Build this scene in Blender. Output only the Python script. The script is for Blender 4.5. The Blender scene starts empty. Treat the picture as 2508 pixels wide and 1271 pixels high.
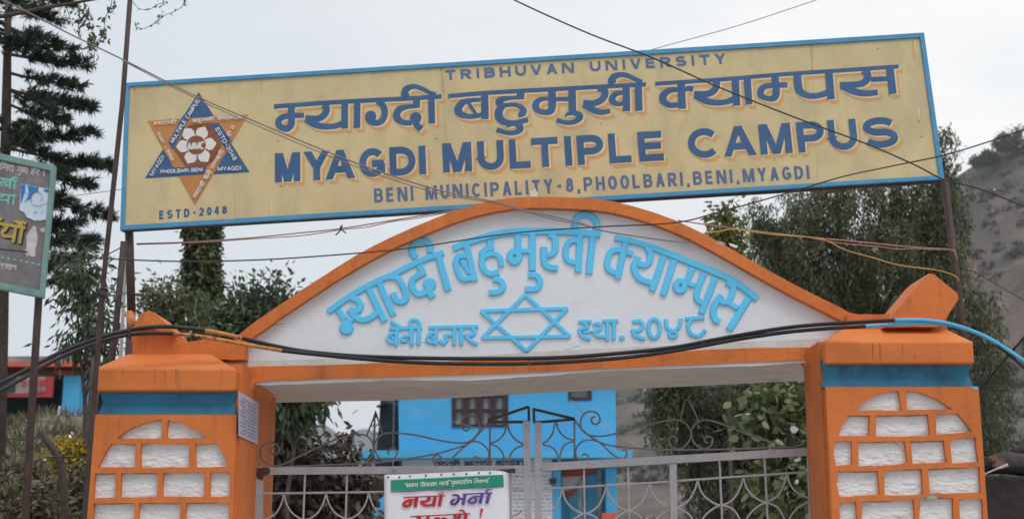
import bpy, bmesh, math, random
import numpy as np
from mathutils import Vector
from mathutils.geometry import tessellate_polygon
random.seed(7); rng = np.random.default_rng(7)
R = math.radians
S = bpy.context.scene
COL = S.collection

# ------------------------------------------------------------------ camera
F = 3300.0            # focal length in photograph pixels (photo is 2508 x 1271)
PITCH = R(11.7)
EYE = Vector((0, 0, 1.6))
CP, SP = math.cos(PITCH), math.sin(PITCH)
cd = bpy.data.cameras.new('camera'); cam = bpy.data.objects.new('camera', cd); COL.objects.link(cam)
cam.location = EYE; cam.rotation_euler = (R(90) + PITCH, 0, 0)
cd.sensor_width = 36; cd.lens = F / 2508 * 36; cd.clip_start = 0.05; cd.clip_end = 9000
cd.dof.use_dof = True; cd.dof.focus_distance = 8.3; cd.dof.aperture_fstop = 3.0
S.camera = cam

# ------------------------------------------------------------------ sky and sun (bright overcast)
SUN_EL, SUN_AZ = R(58), R(150)     # azimuth clockwise from +Y
w = bpy.data.worlds.new('World'); S.world = w; w.use_nodes = True
nt = w.node_tree; N = nt.nodes; L = nt.links
bg = N['Background']; bg.inputs[1].default_value = 0.1
sky = N.new('ShaderNodeTexSky'); sky.sky_type = 'NISHITA'; sky.sun_disc = False
sky.sun_elevation = SUN_EL; sky.sun_rotation = SUN_AZ; sky.dust_density = 4.0
tc = N.new('ShaderNodeTexCoord')
mp = N.new('ShaderNodeMapping'); mp.inputs['Scale'].default_value = (1, 1, 2.2)
nz = N.new('ShaderNodeTexNoise'); nz.inputs['Scale'].default_value = 2.6; nz.inputs['Detail'].default_value = 5
L.new(tc.outputs['Generated'], mp.inputs[0]); L.new(mp.outputs[0], nz.inputs['Vector'])
# cloud sheet: a bright place high on the right where the sun stands behind cloud, greyer low on the left
dt = N.new('ShaderNodeVectorMath'); dt.operation = 'DOT_PRODUCT'
dt.inputs[1].default_value = Vector((0.42, 0.70, 0.58)).normalized()
L.new(tc.outputs['Generated'], dt.inputs[0])
rp = N.new('ShaderNodeValToRGB')
e = rp.color_ramp.elements
e[0].position = 0.55; e[0].color = (0.52, 0.565, 0.61, 1)
e[1].position = 1.0; e[1].color = (0.88, 0.865, 0.84, 1)
k = e.new(0.76); k.color = (0.575, 0.61, 0.645, 1)
k = e.new(0.90); k.color = (0.68, 0.695, 0.71, 1)
ad = N.new('ShaderNodeMath'); ad.operation = 'MULTIPLY_ADD'; ad.inputs[1].default_value = 0.40
L.new(nz.outputs['Fac'], ad.inputs[0])
sb = N.new('ShaderNodeMath'); sb.operation = 'SUBTRACT'; sb.inputs[1].default_value = 0.20
L.new(dt.outputs['Value'], sb.inputs[0]); L.new(sb.outputs[0], ad.inputs[2]); L.new(ad.outputs[0], rp.inputs[0])
ml = N.new('ShaderNodeVectorMath'); ml.operation = 'SCALE'; ml.inputs['Scale'].default_value = 9.0
# an overcast sky is brightest overhead
sx = N.new('ShaderNodeSeparateXYZ'); L.new(tc.outputs['Generated'], sx.inputs[0])
zr = N.new('ShaderNodeMapRange'); zr.inputs[1].default_value = .45; zr.inputs[2].default_value = .95; zr.inputs[3].default_value = 10.9; zr.inputs[4].default_value = 17.0
L.new(sx.outputs[2], zr.inputs[0]); L.new(zr.outputs[0], ml.inputs['Scale'])
L.new(rp.outputs[0], ml.inputs[0])
mx = N.new('ShaderNodeMixRGB'); mx.inputs[0].default_value = 0.9
L.new(sky.outputs[0], mx.inputs[1]); L.new(ml.outputs[0], mx.inputs[2]); L.new(mx.outputs[0], bg.inputs[0])
sd = bpy.data.lights.new('sun', 'SUN'); sd.energy = 1.0; sd.angle = R(25); sd.color = (1, .965, .91)
sun = bpy.data.objects.new('sun', sd); COL.objects.link(sun)
sun.rotation_euler = (R(90) - SUN_EL, 0, math.pi - SUN_AZ)
S.view_settings.view_transform = 'Standard'; S.view_settings.look = 'None'
S.view_settings.exposure = 0.36; S.view_settings.gamma = 1
S.render.engine = 'CYCLES'
S.cycles.max_bounces = 6; S.cycles.volume_bounces = 1; S.cycles.transparent_max_bounces = 4

# ------------------------------------------------------------------ picture -> world helpers
def ray(px, py):
    u = (px - 1254) / F; v = -(py - 635.5) / F
    return Vector((u, CP - v * SP, SP + v * CP))
def W(px, py, Y):
    d = ray(px, py); return EYE + d * (Y / d.y)
def Wz(px, py, z):
    d = ray(px, py); return EYE + d * ((z - EYE.z) / d.z)
def Wx(px, py, x):
    d = ray(px, py); return EYE + d * (x / d.x)
class Pl:
    def __init__(s, o, n): s.o = Vector(o); s.n = Vector(n).normalized()
    def p(s, px, py, h=0.0):
        d = ray(px, py); t = (s.o - EYE).dot(s.n) / d.dot(s.n)
        return EYE + d * t + s.n * h
def PY(Y): return Pl((0, Y, 0), (0, -1, 0))
def Z(ox, oy, s):            # coordinates read in an enlarged view -> photograph pixels
    return lambda *pts: [(ox + a / s, oy + b / s) for a, b in pts]

def catmull(pts, n=8, closed=False):
    P = [np.array(p, float) for p in pts]
    if len(P) < 3: return [tuple(p) for p in P]
    out = []; m = len(P)
    for i in range(m if closed else m - 1):
        p1, p2 = P[i], P[(i + 1) % m]
        p0 = P[i - 1] if (i > 0 or closed) else 2 * p1 - p2
        p3 = P[(i + 2) % m] if (i + 2 < m or closed) else 2 * p2 - p1
        for k in range(n):
            t = k / n
            out.append(tuple(.5 * ((2 * p1) + (-p0 + p2) * t + (2 * p0 - 5 * p1 + 4 * p2 - p3) * t * t + (-p0 + 3 * p1 - 3 * p2 + p3) * t ** 3)))
    if not closed: out.append(tuple(P[-1]))
    return out
def rough(poly, step=14, amp=.8, closed=True, rs=None):
    rr = rs or random; out = []; m = len(poly)
    for i in range(m if closed else m - 1):
        a = poly[i]; b = poly[(i + 1) % m]; d = math.dist(a, b); k = max(1, int(d / step))
        for j in range(k):
            t = j / k; q = amp if j else amp * .5
            out.append((a[0] + (b[0] - a[0]) * t + rr.uniform(-q, q), a[1] + (b[1] - a[1]) * t + rr.uniform(-q, q)))
    if not closed: out.append(poly[-1])
    return out

class MB:
    def __init__(s): s.v = []; s.f = []; s.k = 0; s.step = 4e-5
    def quad(s, *ps):
        i = len(s.v); s.v += [tuple(p) for p in ps]; s.f.append(tuple(range(i, i + len(ps)))); return s
    def hexa(s, b, t):       # bottom loop, top loop of corner points (same order)
        i = len(s.v); n = len(b); s.v += [tuple(p) for p in b] + [tuple(p) for p in t]
        s.f.append(tuple(range(i + n - 1, i - 1, -1))); s.f.append(tuple(range(i + n, i + 2 * n)))
        for j in range(n):
            k = (j + 1) % n; s.f.append((i + j, i + k, i + n + k, i + n + j))
        return s
    def box(s, x0, x1, y0, y1, z0, z1):
        c = lambda z: [(x0, y0, z), (x1, y0, z), (x1, y1, z), (x0, y1, z)]
        return s.hexa(c(z0), c(z1))
    def fill(s, pl, loops, h=0.0, back=None):
        flat = [p for l in loops for p in l]
        tris = tessellate_polygon([[Vector((p[0], p[1], 0)) for p in l] for l in loops])
        i = len(s.v); s.v += [tuple(pl.p(p[0], p[1], h)) for p in flat]
        for t in tris: s.f.append(tuple(i + a for a in t))
        if back is not None:
            j = len(s.v); s.v += [tuple(pl.p(p[0], p[1], h) - pl.n * (h - back)) for p in flat]
            for t in tris: s.f.append(tuple(j + a for a in reversed(t)))
            o = 0
            for l in loops:
                m = len(l)
                for a in range(m):
                    b = (a + 1) % m; s.f.append((i + o + a, i + o + b, j + o + b, j + o + a))
                o += m
        return s
    def ribbon(s, pl, pts, wd, h, base=None, smooth=True, closed=False, bev=0.0, n=7):
        """flat (or raised, with base and bevel) stroke of width wd pixels along pts on plane pl"""
        if smooth and len(pts) > 2: pts = catmull(pts, n, closed)
        P = np.array(pts, float); m = len(P)
        wd = np.interp(np.linspace(0, 1, m), np.linspace(0, 1, len(wd)), wd) if isinstance(wd, (list, tuple)) else np.full(m, float(wd))
        Lf = []; Rt = []
        for i in range(m):
            a = P[i] - P[i - 1] if (i > 0 or closed) else P[1] - P[0]
            b = P[(i + 1) % m] - P[i] if (i < m - 1 or closed) else P[-1] - P[-2]
            a = a / (np.linalg.norm(a) + 1e-9); b = b / (np.linalg.norm(b) + 1e-9)
            t = a + b; t = t / (np.linalg.norm(t) + 1e-9); nn = np.array((-t[1], t[0]))
            c = max(.55, abs(nn.dot(np.array((-a[1], a[0])))))
            o = nn * wd[i] / 2 / c; Lf.append(P[i] + o); Rt.append(P[i] - o)
        s.k += 1; hh = h + s.k * s.step
        i0 = len(s.v)
        if base is None:
            for q_, (a, b) in enumerate(zip(Lf, Rt)): s.v.append(tuple(pl.p(a[0], a[1], hh + 3e-5 * q_ / m))); s.v.append(tuple(pl.p(b[0], b[1], hh + 3e-5 * q_ / m)))
            for a in range(m if closed else m - 1):
                b = (a + 1) % m
                s.f.append((i0 + 2 * a, i0 + 2 * b, i0 + 2 * b + 1, i0 + 2 * a + 1))
        else:
            for q_, (a, b) in enumerate(zip(Lf, Rt)):
                hh = h + s.k * s.step + 3e-5 * q_ / m
                d = (b - a); l = np.linalg.norm(d) + 1e-9; d = d / l * min(bev, l * .4)
                for q, z in ((a, base), (a, h - (h - base) * .35 if bev else hh), (a + d, hh), (b - d, hh), (b, h - (h - base) * .35 if bev else hh), (b, base)):
                    s.v.append(tuple(pl.p(q[0], q[1], z)))
            for a in range(m if closed else m - 1):
                b = (a + 1) % m
                for c in range(5): s.f.append((i0 + 6 * a + c, i0 + 6 * b + c, i0 + 6 * b + c + 1, i0 + 6 * a + c + 1))
            if not closed:
                s.f.append(tuple(i0 + c for c in range(6))); s.f.append(tuple(i0 + 6 * (m - 1) + c for c in range(5, -1, -1)))
        return s
    def disc(s, pl, cx, cy, r, h, base=None, bev=0, n=18):
        s.k += 1; hh = h + s.k * s.step
        c = lambda q: [(cx + q * math.cos(6.2832 * i / n), cy + q * math.sin(6.2832 * i / n)) for i in range(n)]
        if base is None: return s.fill(pl, [c(r)], hh)
        i = len(s.v)
        for q, z in ((r, base), (r, h - (h - base) * .35), (r - bev, hh)): s.v += [tuple(pl.p(a, b, z)) for a, b in c(q)]
        s.f.append(tuple(range(i + 2 * n, i + 3 * n)))
        for l in (0, 1):
            for a in range(n):
                b = (a + 1) % n; s.f.append((i + l * n + a, i + l * n + b, i + (l + 1) * n + b, i + (l + 1) * n + a))
        return s
    def tube(s, pts, r, n=8, cap=True):
        P = [Vector(p) for p in pts]; m = len(P)
        rr = [r[i] if isinstance(r, (list, tuple)) else r for i in range(m)]
        i0 = len(s.v); ref = Vector((.31, .17, .94)) 
        for i in range(m):
            t = (P[min(i + 1, m - 1)] - P[max(i - 1, 0)]).normalized()
            a = t.cross(ref); 
            if a.length < .05: a = t.cross(Vector((1, 0, 0)))
            a.normalize(); b = t.cross(a)
            for j in range(n):
                q = 6.2832 * j / n; s.v.append(tuple(P[i] + (a * math.cos(q) + b * math.sin(q)) * rr[i]))
        for i in range(m - 1):
            for j in range(n):
                k = (j + 1) % n; s.f.append((i0 + i * n + j, i0 + i * n + k, i0 + (i + 1) * n + k, i0 + (i + 1) * n + j))
        if cap:
            s.f.append(tuple(i0 + j for j in range(n - 1, -1, -1))); s.f.append(tuple(i0 + (m - 1) * n + j for j in range(n)))
        return s
    def rod(s, pl, pts, wpx, h=0.0, n=6, smooth=True, sub=6):
        pts = catmull(pts, sub) if smooth and len(pts) > 2 else pts
        q = [pl.p(a, b, h) for a, b in pts]
        return s.tube(q, wpx / 2 * q[0].y / F, n)

# ------------------------------------------------------------------ objects
ROOT = {}
def thing(name, label, cat, loc, group=None):
    o = bpy.data.objects.new(name, None); COL.objects.link(o); o.location = loc; o.empty_display_size = .2
    o['label'] = label; o['category'] = cat
    if group: o['group'] = group
    ROOT[o] = Vector(loc); return o
def part(name, mb, mat, parent, label=None, smooth=False, bevel=0):
    L0 = ROOT[parent]; me = bpy.data.meshes.new(name)
    me.from_pydata([tuple(Vector(v) - L0) for v in mb.v], [], mb.f); fin(me, mat, smooth)
    o = bpy.data.objects.new(name, me); COL.objects.link(o); o.parent = parent; ROOT[o] = L0
    if label: o['label'] = label
    if bevel: addbev(o, bevel)
    return o
def addbev(o, b):
    m = o.modifiers.new('bevel', 'BEVEL'); m.width = b; m.segments = 2; m.limit_method = 'ANGLE'; m.angle_limit = R(35)
def fin(me, mat, smooth):
    bm = bmesh.new(); bm.from_mesh(me); bmesh.ops.remove_doubles(bm, verts=bm.verts, dist=1e-6)
    bmesh.ops.recalc_face_normals(bm, faces=bm.faces); bm.to_mesh(me); bm.free()
    for m in (mat if isinstance(mat, list) else [mat]): me.materials.append(m)
    if smooth: me.polygons.foreach_set('use_smooth', [True] * len(me.polygons))
    me.update()
def single(name, mb, mat, label=None, cat=None, kind=None, group=None, smooth=False, bevel=0):
    V = np.array(mb.v); c = Vector(((V[:, 0].min() + V[:, 0].max()) / 2, (V[:, 1].min() + V[:, 1].max()) / 2, V[:, 2].min()))
    me = bpy.data.meshes.new(name); me.from_pydata([tuple(Vector(v) - c) for v in mb.v], [], mb.f); fin(me, mat, smooth)
    o = bpy.data.objects.new(name, me); COL.objects.link(o); o.location = c
    if kind: o['kind'] = kind
    if label: o['label'] = label; o['category'] = cat
    if group: o['group'] = group
    if bevel: addbev(o, bevel)
    ROOT[o] = c; return o

# ------------------------------------------------------------------ materials
def lin(r, g, b):
    f = lambda c: (c / 255 / 12.92) if c / 255 <= .04045 else ((c / 255 + .055) / 1.055) ** 2.4
    return (f(r), f(g), f(b))
def mat(name, col, rough=.75, var=.12, scale=6.0, bump=.0, bscale=60.0, dirt=None, dirt_amt=.5, dscale=(7, 7, 1.2), metal=0, spec=.3, dthr=(.52, .72), bdist=.02, bsc=None):
    m = bpy.data.materials.new(name); m.use_nodes = True; t = m.node_tree; n = t.nodes; l = t.links
    b = n['Principled BSDF']; b.inputs['Roughness'].default_value = rough; b.inputs['Metallic'].default_value = metal
    b.inputs['Specular IOR Level'].default_value = spec
    g = n.new('ShaderNodeNewGeometry')
    nz = n.new('ShaderNodeTexNoise'); nz.inputs['Scale'].default_value = scale; nz.inputs['Detail'].default_value = 6; nz.inputs['Roughness'].default_value = .65
    l.new(g.outputs['Position'], nz.inputs['Vector'])
    r = n.new('ShaderNodeValToRGB'); e = r.color_ramp.elements
    e[0].position = .3; e[1].position = .7
    e[0].color = tuple(max(0, c * (1 - var)) for c in col) + (1,); e[1].color = tuple(min(1, c * (1 + var)) for c in col) + (1,)
    l.new(nz.outputs['Fac'], r.inputs[0]); out = r.outputs[0]
    if dirt:
        mp = n.new('ShaderNodeMapping'); mp.inputs['Scale'].default_value = dscale
        l.new(g.outputs['Position'], mp.inputs[0])
        n2 = n.new('ShaderNodeTexNoise'); n2.inputs['Scale'].default_value = 1.0; n2.inputs['Detail'].default_value = 7; n2.inputs['Roughness'].default_value = .7
        l.new(mp.outputs[0], n2.inputs['Vector'])
        mr = n.new('ShaderNodeMapRange'); mr.inputs[1].default_value = dthr[0]; mr.inputs[2].default_value = dthr[1]; mr.inputs[3].default_value = 0; mr.inputs[4].default_value = dirt_amt
        l.new(n2.outputs['Fac'], mr.inputs[0])
        mx = n.new('ShaderNodeMixRGB'); mx.inputs[2].default_value = tuple(dirt) + (1,)
        l.new(mr.outputs[0], mx.inputs[0]); l.new(out, mx.inputs[1]); out = mx.outputs[0]
    l.new(out, b.inputs['Base Color'])
    if bump:
        n3 = n.new('ShaderNodeTexNoise'); n3.inputs['Scale'].default_value = bscale; n3.inputs['Detail'].default_value = 5; n3.inputs['Roughness'].default_value = .6
        if bsc:
            m3 = n.new('ShaderNodeMapping'); m3.inputs['Scale'].default_value = bsc; l.new(g.outputs['Position'], m3.inputs[0]); l.new(m3.outputs[0], n3.inputs['Vector'])
        else: l.new(g.outputs['Position'], n3.inputs['Vector'])
        bp = n.new('ShaderNodeBump'); bp.inputs['Strength'].default_value = bump; bp.inputs['Distance'].default_value = bdist
        l.new(n3.outputs['Fac'], bp.inputs['Height']); l.new(bp.outputs[0], b.inputs['Normal'])
    return m
def leafmat(name, cols, trans=.25):
    m = bpy.data.materials.new(name); m.use_nodes = True; t = m.node_tree; n = t.nodes; l = t.links
    b = n['Principled BSDF']; b.inputs['Roughness'].default_value = .55; b.inputs['Specular IOR Level'].default_value = .3
    a = n.new('ShaderNodeAttribute'); a.attribute_name = 'hue'
    r = n.new('ShaderNodeValToRGB'); e = r.color_ramp.elements
    for i, c in enumerate(cols):
        p = i / (len(cols) - 1); x = e[0] if i == 0 else (e[1] if i == len(cols) - 1 else e.new(p))
        x.position = p; x.color = tuple(c) + (1,)
    l.new(a.outputs['Fac'], r.inputs[0]); l.new(r.outputs[0], b.inputs['Base Color'])
    tr = n.new('ShaderNodeBsdfTranslucent'); l.new(r.outputs[0], tr.inputs[0])
    ms = n.new('ShaderNodeMixShader'); ms.inputs[0].default_value = trans
    l.new(b.outputs[0], ms.inputs[1]); l.new(tr.outputs[0], ms.inputs[2]); l.new(ms.outputs[0], n['Material Output'].inputs[0])
    return m

M = {}
M['orange'] = mat('orange paint on plaster', (.61, .168, .040), .7, .12, 3.0, .30, 28, dirt=(.24, .085, .03), dirt_amt=.6, dscale=(9, 9, 1.2), dthr=(.5, .74))
M['orangecap'] = mat('streaked orange paint', (.63, .178, .044), .7, .12, 3.0, .30, 28, dirt=(.13, .06, .035), dirt_amt=.6, dscale=(22, 3, .6), dthr=(.60, .72))
M['white'] = mat('white painted plaster', (.68, .69, .72), .8, .05, 2.2, .10, 40, dirt=(.36, .35, .34), dirt_amt=.3, dscale=(3, 3, 4), dthr=(.55, .8))
M['stone'] = mat('white rough faced stone', (.76, .77, .78), .85, .05, 9, 1.0, 13, dirt=(.28, .265, .24), dirt_amt=.7, dscale=(9, 9, 24), dthr=(.58, .72), bdist=.028, bsc=(1, 1, 2.2))
M['soffit'] = mat('grey unpainted soffit', (.60, .56, .53), .85, .10, 5, .3, 30, dirt=(.20, .18, .17), dirt_amt=.5, dscale=(4, 4, 9), dthr=(.56, .75))
M['cove'] = mat('deep blue paint', (.032, .18, .31), .6, .12, 5, .1, 60, dirt=(.02, .05, .08), dirt_amt=.75, dscale=(6, 6, 5), dthr=(.5, .7))
M['cyan'] = mat('light blue relief paint', (.11, .53, .83), .55, .05, 8, .08, 60, spec=.4)
M['signyellow'] = mat('weathered yellow sign paint', (.56, .455, .25), .55, .10, 3.2, .0, dirt=(.36, .31, .20), dirt_amt=.6, dscale=(6, 6, 3), dthr=(.48, .72))
M['signframe'] = mat('blue painted angle iron', (.065, .26, .46), .5, .12, 8, dirt=(.25, .33, .38), dirt_amt=.4, dscale=(12, 12, 12))
M['signblue'] = mat('blue sign lettering', (.042, .105, .225), .5, .12, 5, dirt=(.08, .15, .26), dirt_amt=.5, dscale=(8, 8, 8))
M['signsoft'] = mat('faded blue sign lettering', (.09, .145, .26), .5, .15, 30)
M['signshadow'] = mat('orange letter shadow', (.58, .33, .13), .55, .08, 8)
M['rustrun'] = mat('faint rust run', (.50, .33, .17), .6, .2, 12)
M['scuff'] = mat('pale paint scuff', (.60, .57, .49), .6, .1, 12)
M['seam'] = mat('dark sheet seam', (.34, .28, .16), .6, .2, 12)
M['darkmark'] = mat('dark grey green marks', (.33, .32, .28), .9, .25, 30)
M['streak'] = mat('dark rain streak', (.27, .085, .032), .8, .25, 30)
M['chip'] = mat('pinkish bare plaster chip', (.48, .27, .22), .9, .3, 40)
M['signcream'] = mat('cream letter outline', (.66, .54, .33), .55, .05, 8)
M['rust'] = mat('rusty brown pipe', (.058, .036, .033), .6, .35, 14, .15, 60, dirt=(.14, .075, .05), dirt_amt=.4, dscale=(20, 20, 6))
M['darkpipe'] = mat('dark brown pipe', (.06, .038, .035), .6, .3, 14, .15, 60)
M['gatesilver'] = mat('silver gate paint', (.36, .34, .36), .45, .12, 18, .08, 90, dirt=(.12, .09, .08), dirt_amt=.6, dscale=(15, 15, 15), dthr=(.6, .75))
M['gateiron'] = mat('bare grey iron rod', (.17, .155, .15), .5, .25, 20)
M['gatedark'] = mat('dark iron bar', (.035, .032, .035), .5, .3, 20)
M['cable'] = mat('black cable sheath', (.018, .019, .022), .45, .2, 9, dirt=(.35, .15, .05), dirt_amt=.8, dscale=(9, 9, 22), dthr=(.66, .70))
M['bluecable'] = mat('blue cable sheath', (.09, .40, .66), .45, .1, 9)
M['orangecable'] = mat('paint splashed cable', (.50, .20, .06), .5, .3, 30, dirt=(.03, .03, .03), dirt_amt=1, dscale=(14, 14, 14), dthr=(.55, .6))
M['thinwire'] = mat('brown cable', (.24, .19, .17), .5, .15, 9)
M['blackwire'] = mat('thin black wire', (.03, .03, .033), .5, .15, 9)
M['pinkwire'] = mat('pinkish twisted wire', (.38, .19, .15), .5, .15, 30)
M['yellowwire'] = mat('yellow wire', (.45, .29, .07), .5, .15, 9)
M['banner'] = mat('white flex banner', (.74, .75, .80), .4, .03, 6, spec=.45)
M['green'] = mat('green banner print', (.02, .27, .16), .4, .12, 12)
M['red'] = mat('red print', (.50, .018, .035), .4, .12, 18)
M['purple'] = mat('purple print', (.12, .055, .27), .4, .35, 9)
M['print'] = mat('white print', (.72, .78, .76), .4, .03)
M['eyelet'] = mat('dark brass eyelet', (.10, .06, .03), .5, .3, 30)
M['housecyan'] = mat('sky blue house paint', (.075, .40, .70), .7, .06, .6, dirt=(.12, .5, .78), dirt_amt=.6, dscale=(.7, .7, .7))
M['houseshade'] = mat('shaded house blue', (.06, .27, .43), .7, .1, 2)  # darker copy of the house blue, shade put into the colour for the underside
M['housedark'] = mat('dark slate cladding', (.035, .055, .062), .7, .2, 2)
M['wood'] = mat('dark brown window timber', (.055, .028, .03), .6, .2, 8)
M['glass'] = mat('dark window glass', (.16, .18, .20), .25, .3, 3, spec=.6)
M['bars'] = mat('white window grille', (.6, .6, .6), .6, .05)
M['housewhite'] = mat('white board paint', (.70, .72, .75), .7, .05, 2)
M['textblue'] = mat('blue board lettering', (.04, .10, .26), .6, .1)
M['textorange'] = mat('orange board lettering', (.55, .30, .18), .6, .1)
M['doorblue'] = mat('blue door paint', (.04, .22, .36), .6, .15, 2)
M['redbeam'] = mat('red brown beam paint', (.27, .05, .035), .7, .15, 3)
M['salmon'] = mat('salmon red plinth', (.60, .12, .08), .7, .12, 2)
M['slabgrey'] = mat('stained grey concrete', (.26, .25, .25), .85, .4, 2.5, .3, 8)
M['ceil'] = mat('pale verandah ceiling', (.40, .37, .35), .8, .1, 2)
M['board'] = mat('worn charcoal board', (.15, .142, .142), .7, .18, 9, dirt=(.27, .25, .25), dirt_amt=.7, dscale=(14, 14, 6), dthr=(.5, .72))
M['boardframe'] = mat('pale green board frame', (.16, .27, .255), .6, .15, 12, dirt=(.10, .13, .12), dirt_amt=.5, dscale=(25, 25, 25))
M['boardwhite'] = mat('faded white lettering', (.48, .44, .45), .6, .2, 30)
M['boardcyan'] = mat('faded turquoise lettering', (.17, .42, .40), .6, .2, 30)
M['boardyellow'] = mat('mustard lettering', (.42, .29, .07), .6, .15, 30)
M['boardblack'] = mat('black lettering outline', (.02, .02, .02), .6, .1)
M['posterblue'] = mat('blue poster print', (.02, .17, .42), .5, .12, 10)
M['posterpale'] = mat('washed out poster print', (.50, .58, .68), .5, .10, 16)
M['posterline'] = mat('grey poster line', (.17, .22, .30), .5, .1)
M['paper'] = mat('lilac grey paper', (.46, .46, .58), .7, .06, 9)
M['paperink'] = mat('grey ink', (.20, .20, .27), .7, .2, 90)
M['paperred'] = mat('faded red ink', (.45, .20, .24), .7, .2, 90)
M['emorange'] = mat('burnt orange emblem paint', (.46, .205, .065), .55, .12, 7)
M['embrown'] = mat('brown emblem paint', (.22, .075, .035), .55, .15, 9)
M['emwhite'] = mat('off white emblem paint', (.66, .64, .62), .55, .05)
M['emtext'] = mat('pale emblem lettering', (.60, .58, .55), .55, .1)
M['bark'] = mat('dark grey bark', (.075, .060, .052), .9, .35, 9, .6, 20)
M['twig'] = mat('brown twig', (.07, .05, .04), .8, .25, 20)
M['woodpole'] = mat('weathered dark timber', (.085, .072, .066), .9, .45, 12, .7, 16)
M['redcloth'] = mat('red shop board', (.42, .05, .06), .6, .12, 2)
M['signgrey'] = mat('washed out pink board print', (.33, .24, .23), .6, .3, 1.5)
M['hill'] = mat('dry brown hillside', (.108, .083, .072), .95, .5, .05, .9, .25, dirt=(.045, .058, .045), dirt_amt=.85, dscale=(.03, .03, .05), dthr=(.47, .60))
M['spur'] = mat('brown eroded spur', (.12, .09, .078), .95, .45, .08, .9, .4, dirt=(.055, .065, .045), dirt_amt=.9, dscale=(.05, .05, .07), dthr=(.5, .62))
M['farhill'] = mat('forested mountain', (.035, .055, .075), .95, .3, .004)
M['soil'] = mat('dry grassy soil', (.16, .135, .10), .95, .45, 3.1, .8, 5, dirt=(.075, .09, .035), dirt_amt=.9, dscale=(1.3, 1.3, 1.3), dthr=(.48, .6))
M['block'] = mat('grey rubble stone', (.15, .148, .145), .9, .3, 4, .5, 12)
M['wall'] = mat('dark stone wall', (.035, .030, .030), .9, .5, 5, .7, 9)  # near-black base colour over the whole wall
M['log'] = mat('dark log', (.05, .042, .04), .9, .4, 9, .6, 20)
M['pinkstone'] = mat('pink broken brick', (.20, .105, .08), .9, .35, 20, .4, 40)
M['asphalt'] = mat('pale dusty concrete', (.38, .345, .31), .95, .25, 2, .4, 40)
L_PINE = leafmat('pine needles', [(.026, .038, .034), (.045, .064, .05), (.08, .10, .065)], .2)
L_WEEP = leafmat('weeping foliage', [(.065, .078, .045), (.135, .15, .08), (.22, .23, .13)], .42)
L_IVY = leafmat('ivy leaves', [(.045, .06, .036), (.085, .105, .055), (.18, .20, .075)], .2)
L_BUSH = leafmat('tree leaves', [(.04, .065, .042), (.075, .115, .06), (.14, .18, .085)], .25)
L_LIME = leafmat('broad light leaves', [(.05, .075, .025), (.11, .15, .045), (.26, .29, .14)], .3)
L_RED = leafmat('red brown leaves', [(.045, .032, .03), (.085, .05, .042), (.11, .085, .055)], .2)
L_YEL = leafmat('yellow flowering shrub', [(.06, .09, .02), (.36, .27, .02), (.55, .36, .02)], .25)
L_YG = leafmat('yellow green leaves', [(.06, .085, .02), (.16, .17, .04), (.26, .24, .06)], .3)
L_DRY = leafmat('dull undergrowth', [(.06, .065, .036), (.12, .11, .06), (.20, .16, .10)], .2)
L_FAR = leafmat('far tree leaves', [(.035, .042, .034), (.055, .062, .05), (.085, .085, .065)], .2)

# ------------------------------------------------------------------ lettering
B_, T_ = -9, 9
def arc(cx, cy, rx, ry, a0, a1, n=14):
    return [(cx + rx * math.cos(R(a0 + (a1 - a0) * i / n)), cy + ry * math.sin(R(a0 + (a1 - a0) * i / n))) for i in range(n + 1)]
st = lambda u: [(u, B_), (u, T_)]
LAT = {
 'A': [[(.02, B_), (.5, T_)], [(.5, T_), (.98, B_)], [(.2, .28), (.8, .28)]],
 'B': [st(0), [(0, 1), (.5, 1)] + arc(.55, .77, .40, .23, 90, -90) + [(0, .54)], [(0, .54), (.5, .54)] + arc(.6, .27, .40, .27, 90, -90) + [(0, 0)]],
 'C': [arc(.52, .5, .52, .5, 42, 318, 22)],
 'D': [st(0), [(0, 1), (.4, 1)] + arc(.42, .5, .58, .5, 90, -90, 18) + [(0, 0)]],
 'E': [st(0), [(0, 1), (1.05, 1)], [(0, .52), (1.0, .52)], [(0, 0), (1.1, 0)]],
 'G': [arc(.52, .5, .52, .5, 42, 325, 22) + [(1, .2), (1, .45)], [(.5, .45), (1.12, .45)]],
 'H': [st(0), st(1), [(0, .5), (1, .5)]], 'I': [st(.5)],
 'L': [st(0), [(0, 0), (1.1, 0)]],
 'M': [st(0), [(.06, T_), (.5, B_)], [(.5, B_), (.94, T_)], st(1)],
 'N': [st(0), [(.06, T_), (.94, B_)], st(1)],
 'O': [arc(.5, .5, .5, .5, 0, 360, 24)],
 'P': [st(0), [(0, 1), (.5, 1)] + arc(.55, .72, .45, .28, 90, -90) + [(0, .44)]],
 'R': [st(0), [(0, 1), (.5, 1)] + arc(.55, .74, .42, .26, 90, -90) + [(0, .48)], [(.45, .48), (1, B_)]],
 'S': [arc(.5, .755, .47, .245, 25, 270, 14) + arc(.5, .265, .5, .265, 90, -160, 14)[1:]],
 'T': [[(-.12, 1), (1.12, 1)], st(.5)],
 'U': [[(0, T_), (0, .42)] + arc(.5, .42, .5, .42, 180, 360, 14) + [(1, T_)]],
 'V': [[(0, T_), (.5, B_)], [(.5, B_), (1, T_)]],
 'Y': [[(0, T_), (.5, .42)], [(1, T_), (.5, .42)], [(.5, .5), (.5, B_)]],
 '0': [arc(.5, .5, .5, .5, 0, 360, 22)], '2': [arc(.5, .72, .48, .28, 165, -30) + [(0, 0), (1.05, 0)]],
 '4': [[(.68, T_), (0, .3), (1.1, .3)], [(.7, T_), (.7, B_)]],
 '8': [arc(.5, .765, .4, .235, 0, 360), arc(.5, .265, .5, .265, 0, 360)],
 '-': [[(0, .45), (1, .45)]], ',': [[(.6, .08), (.25, -.3)]],
}
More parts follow.
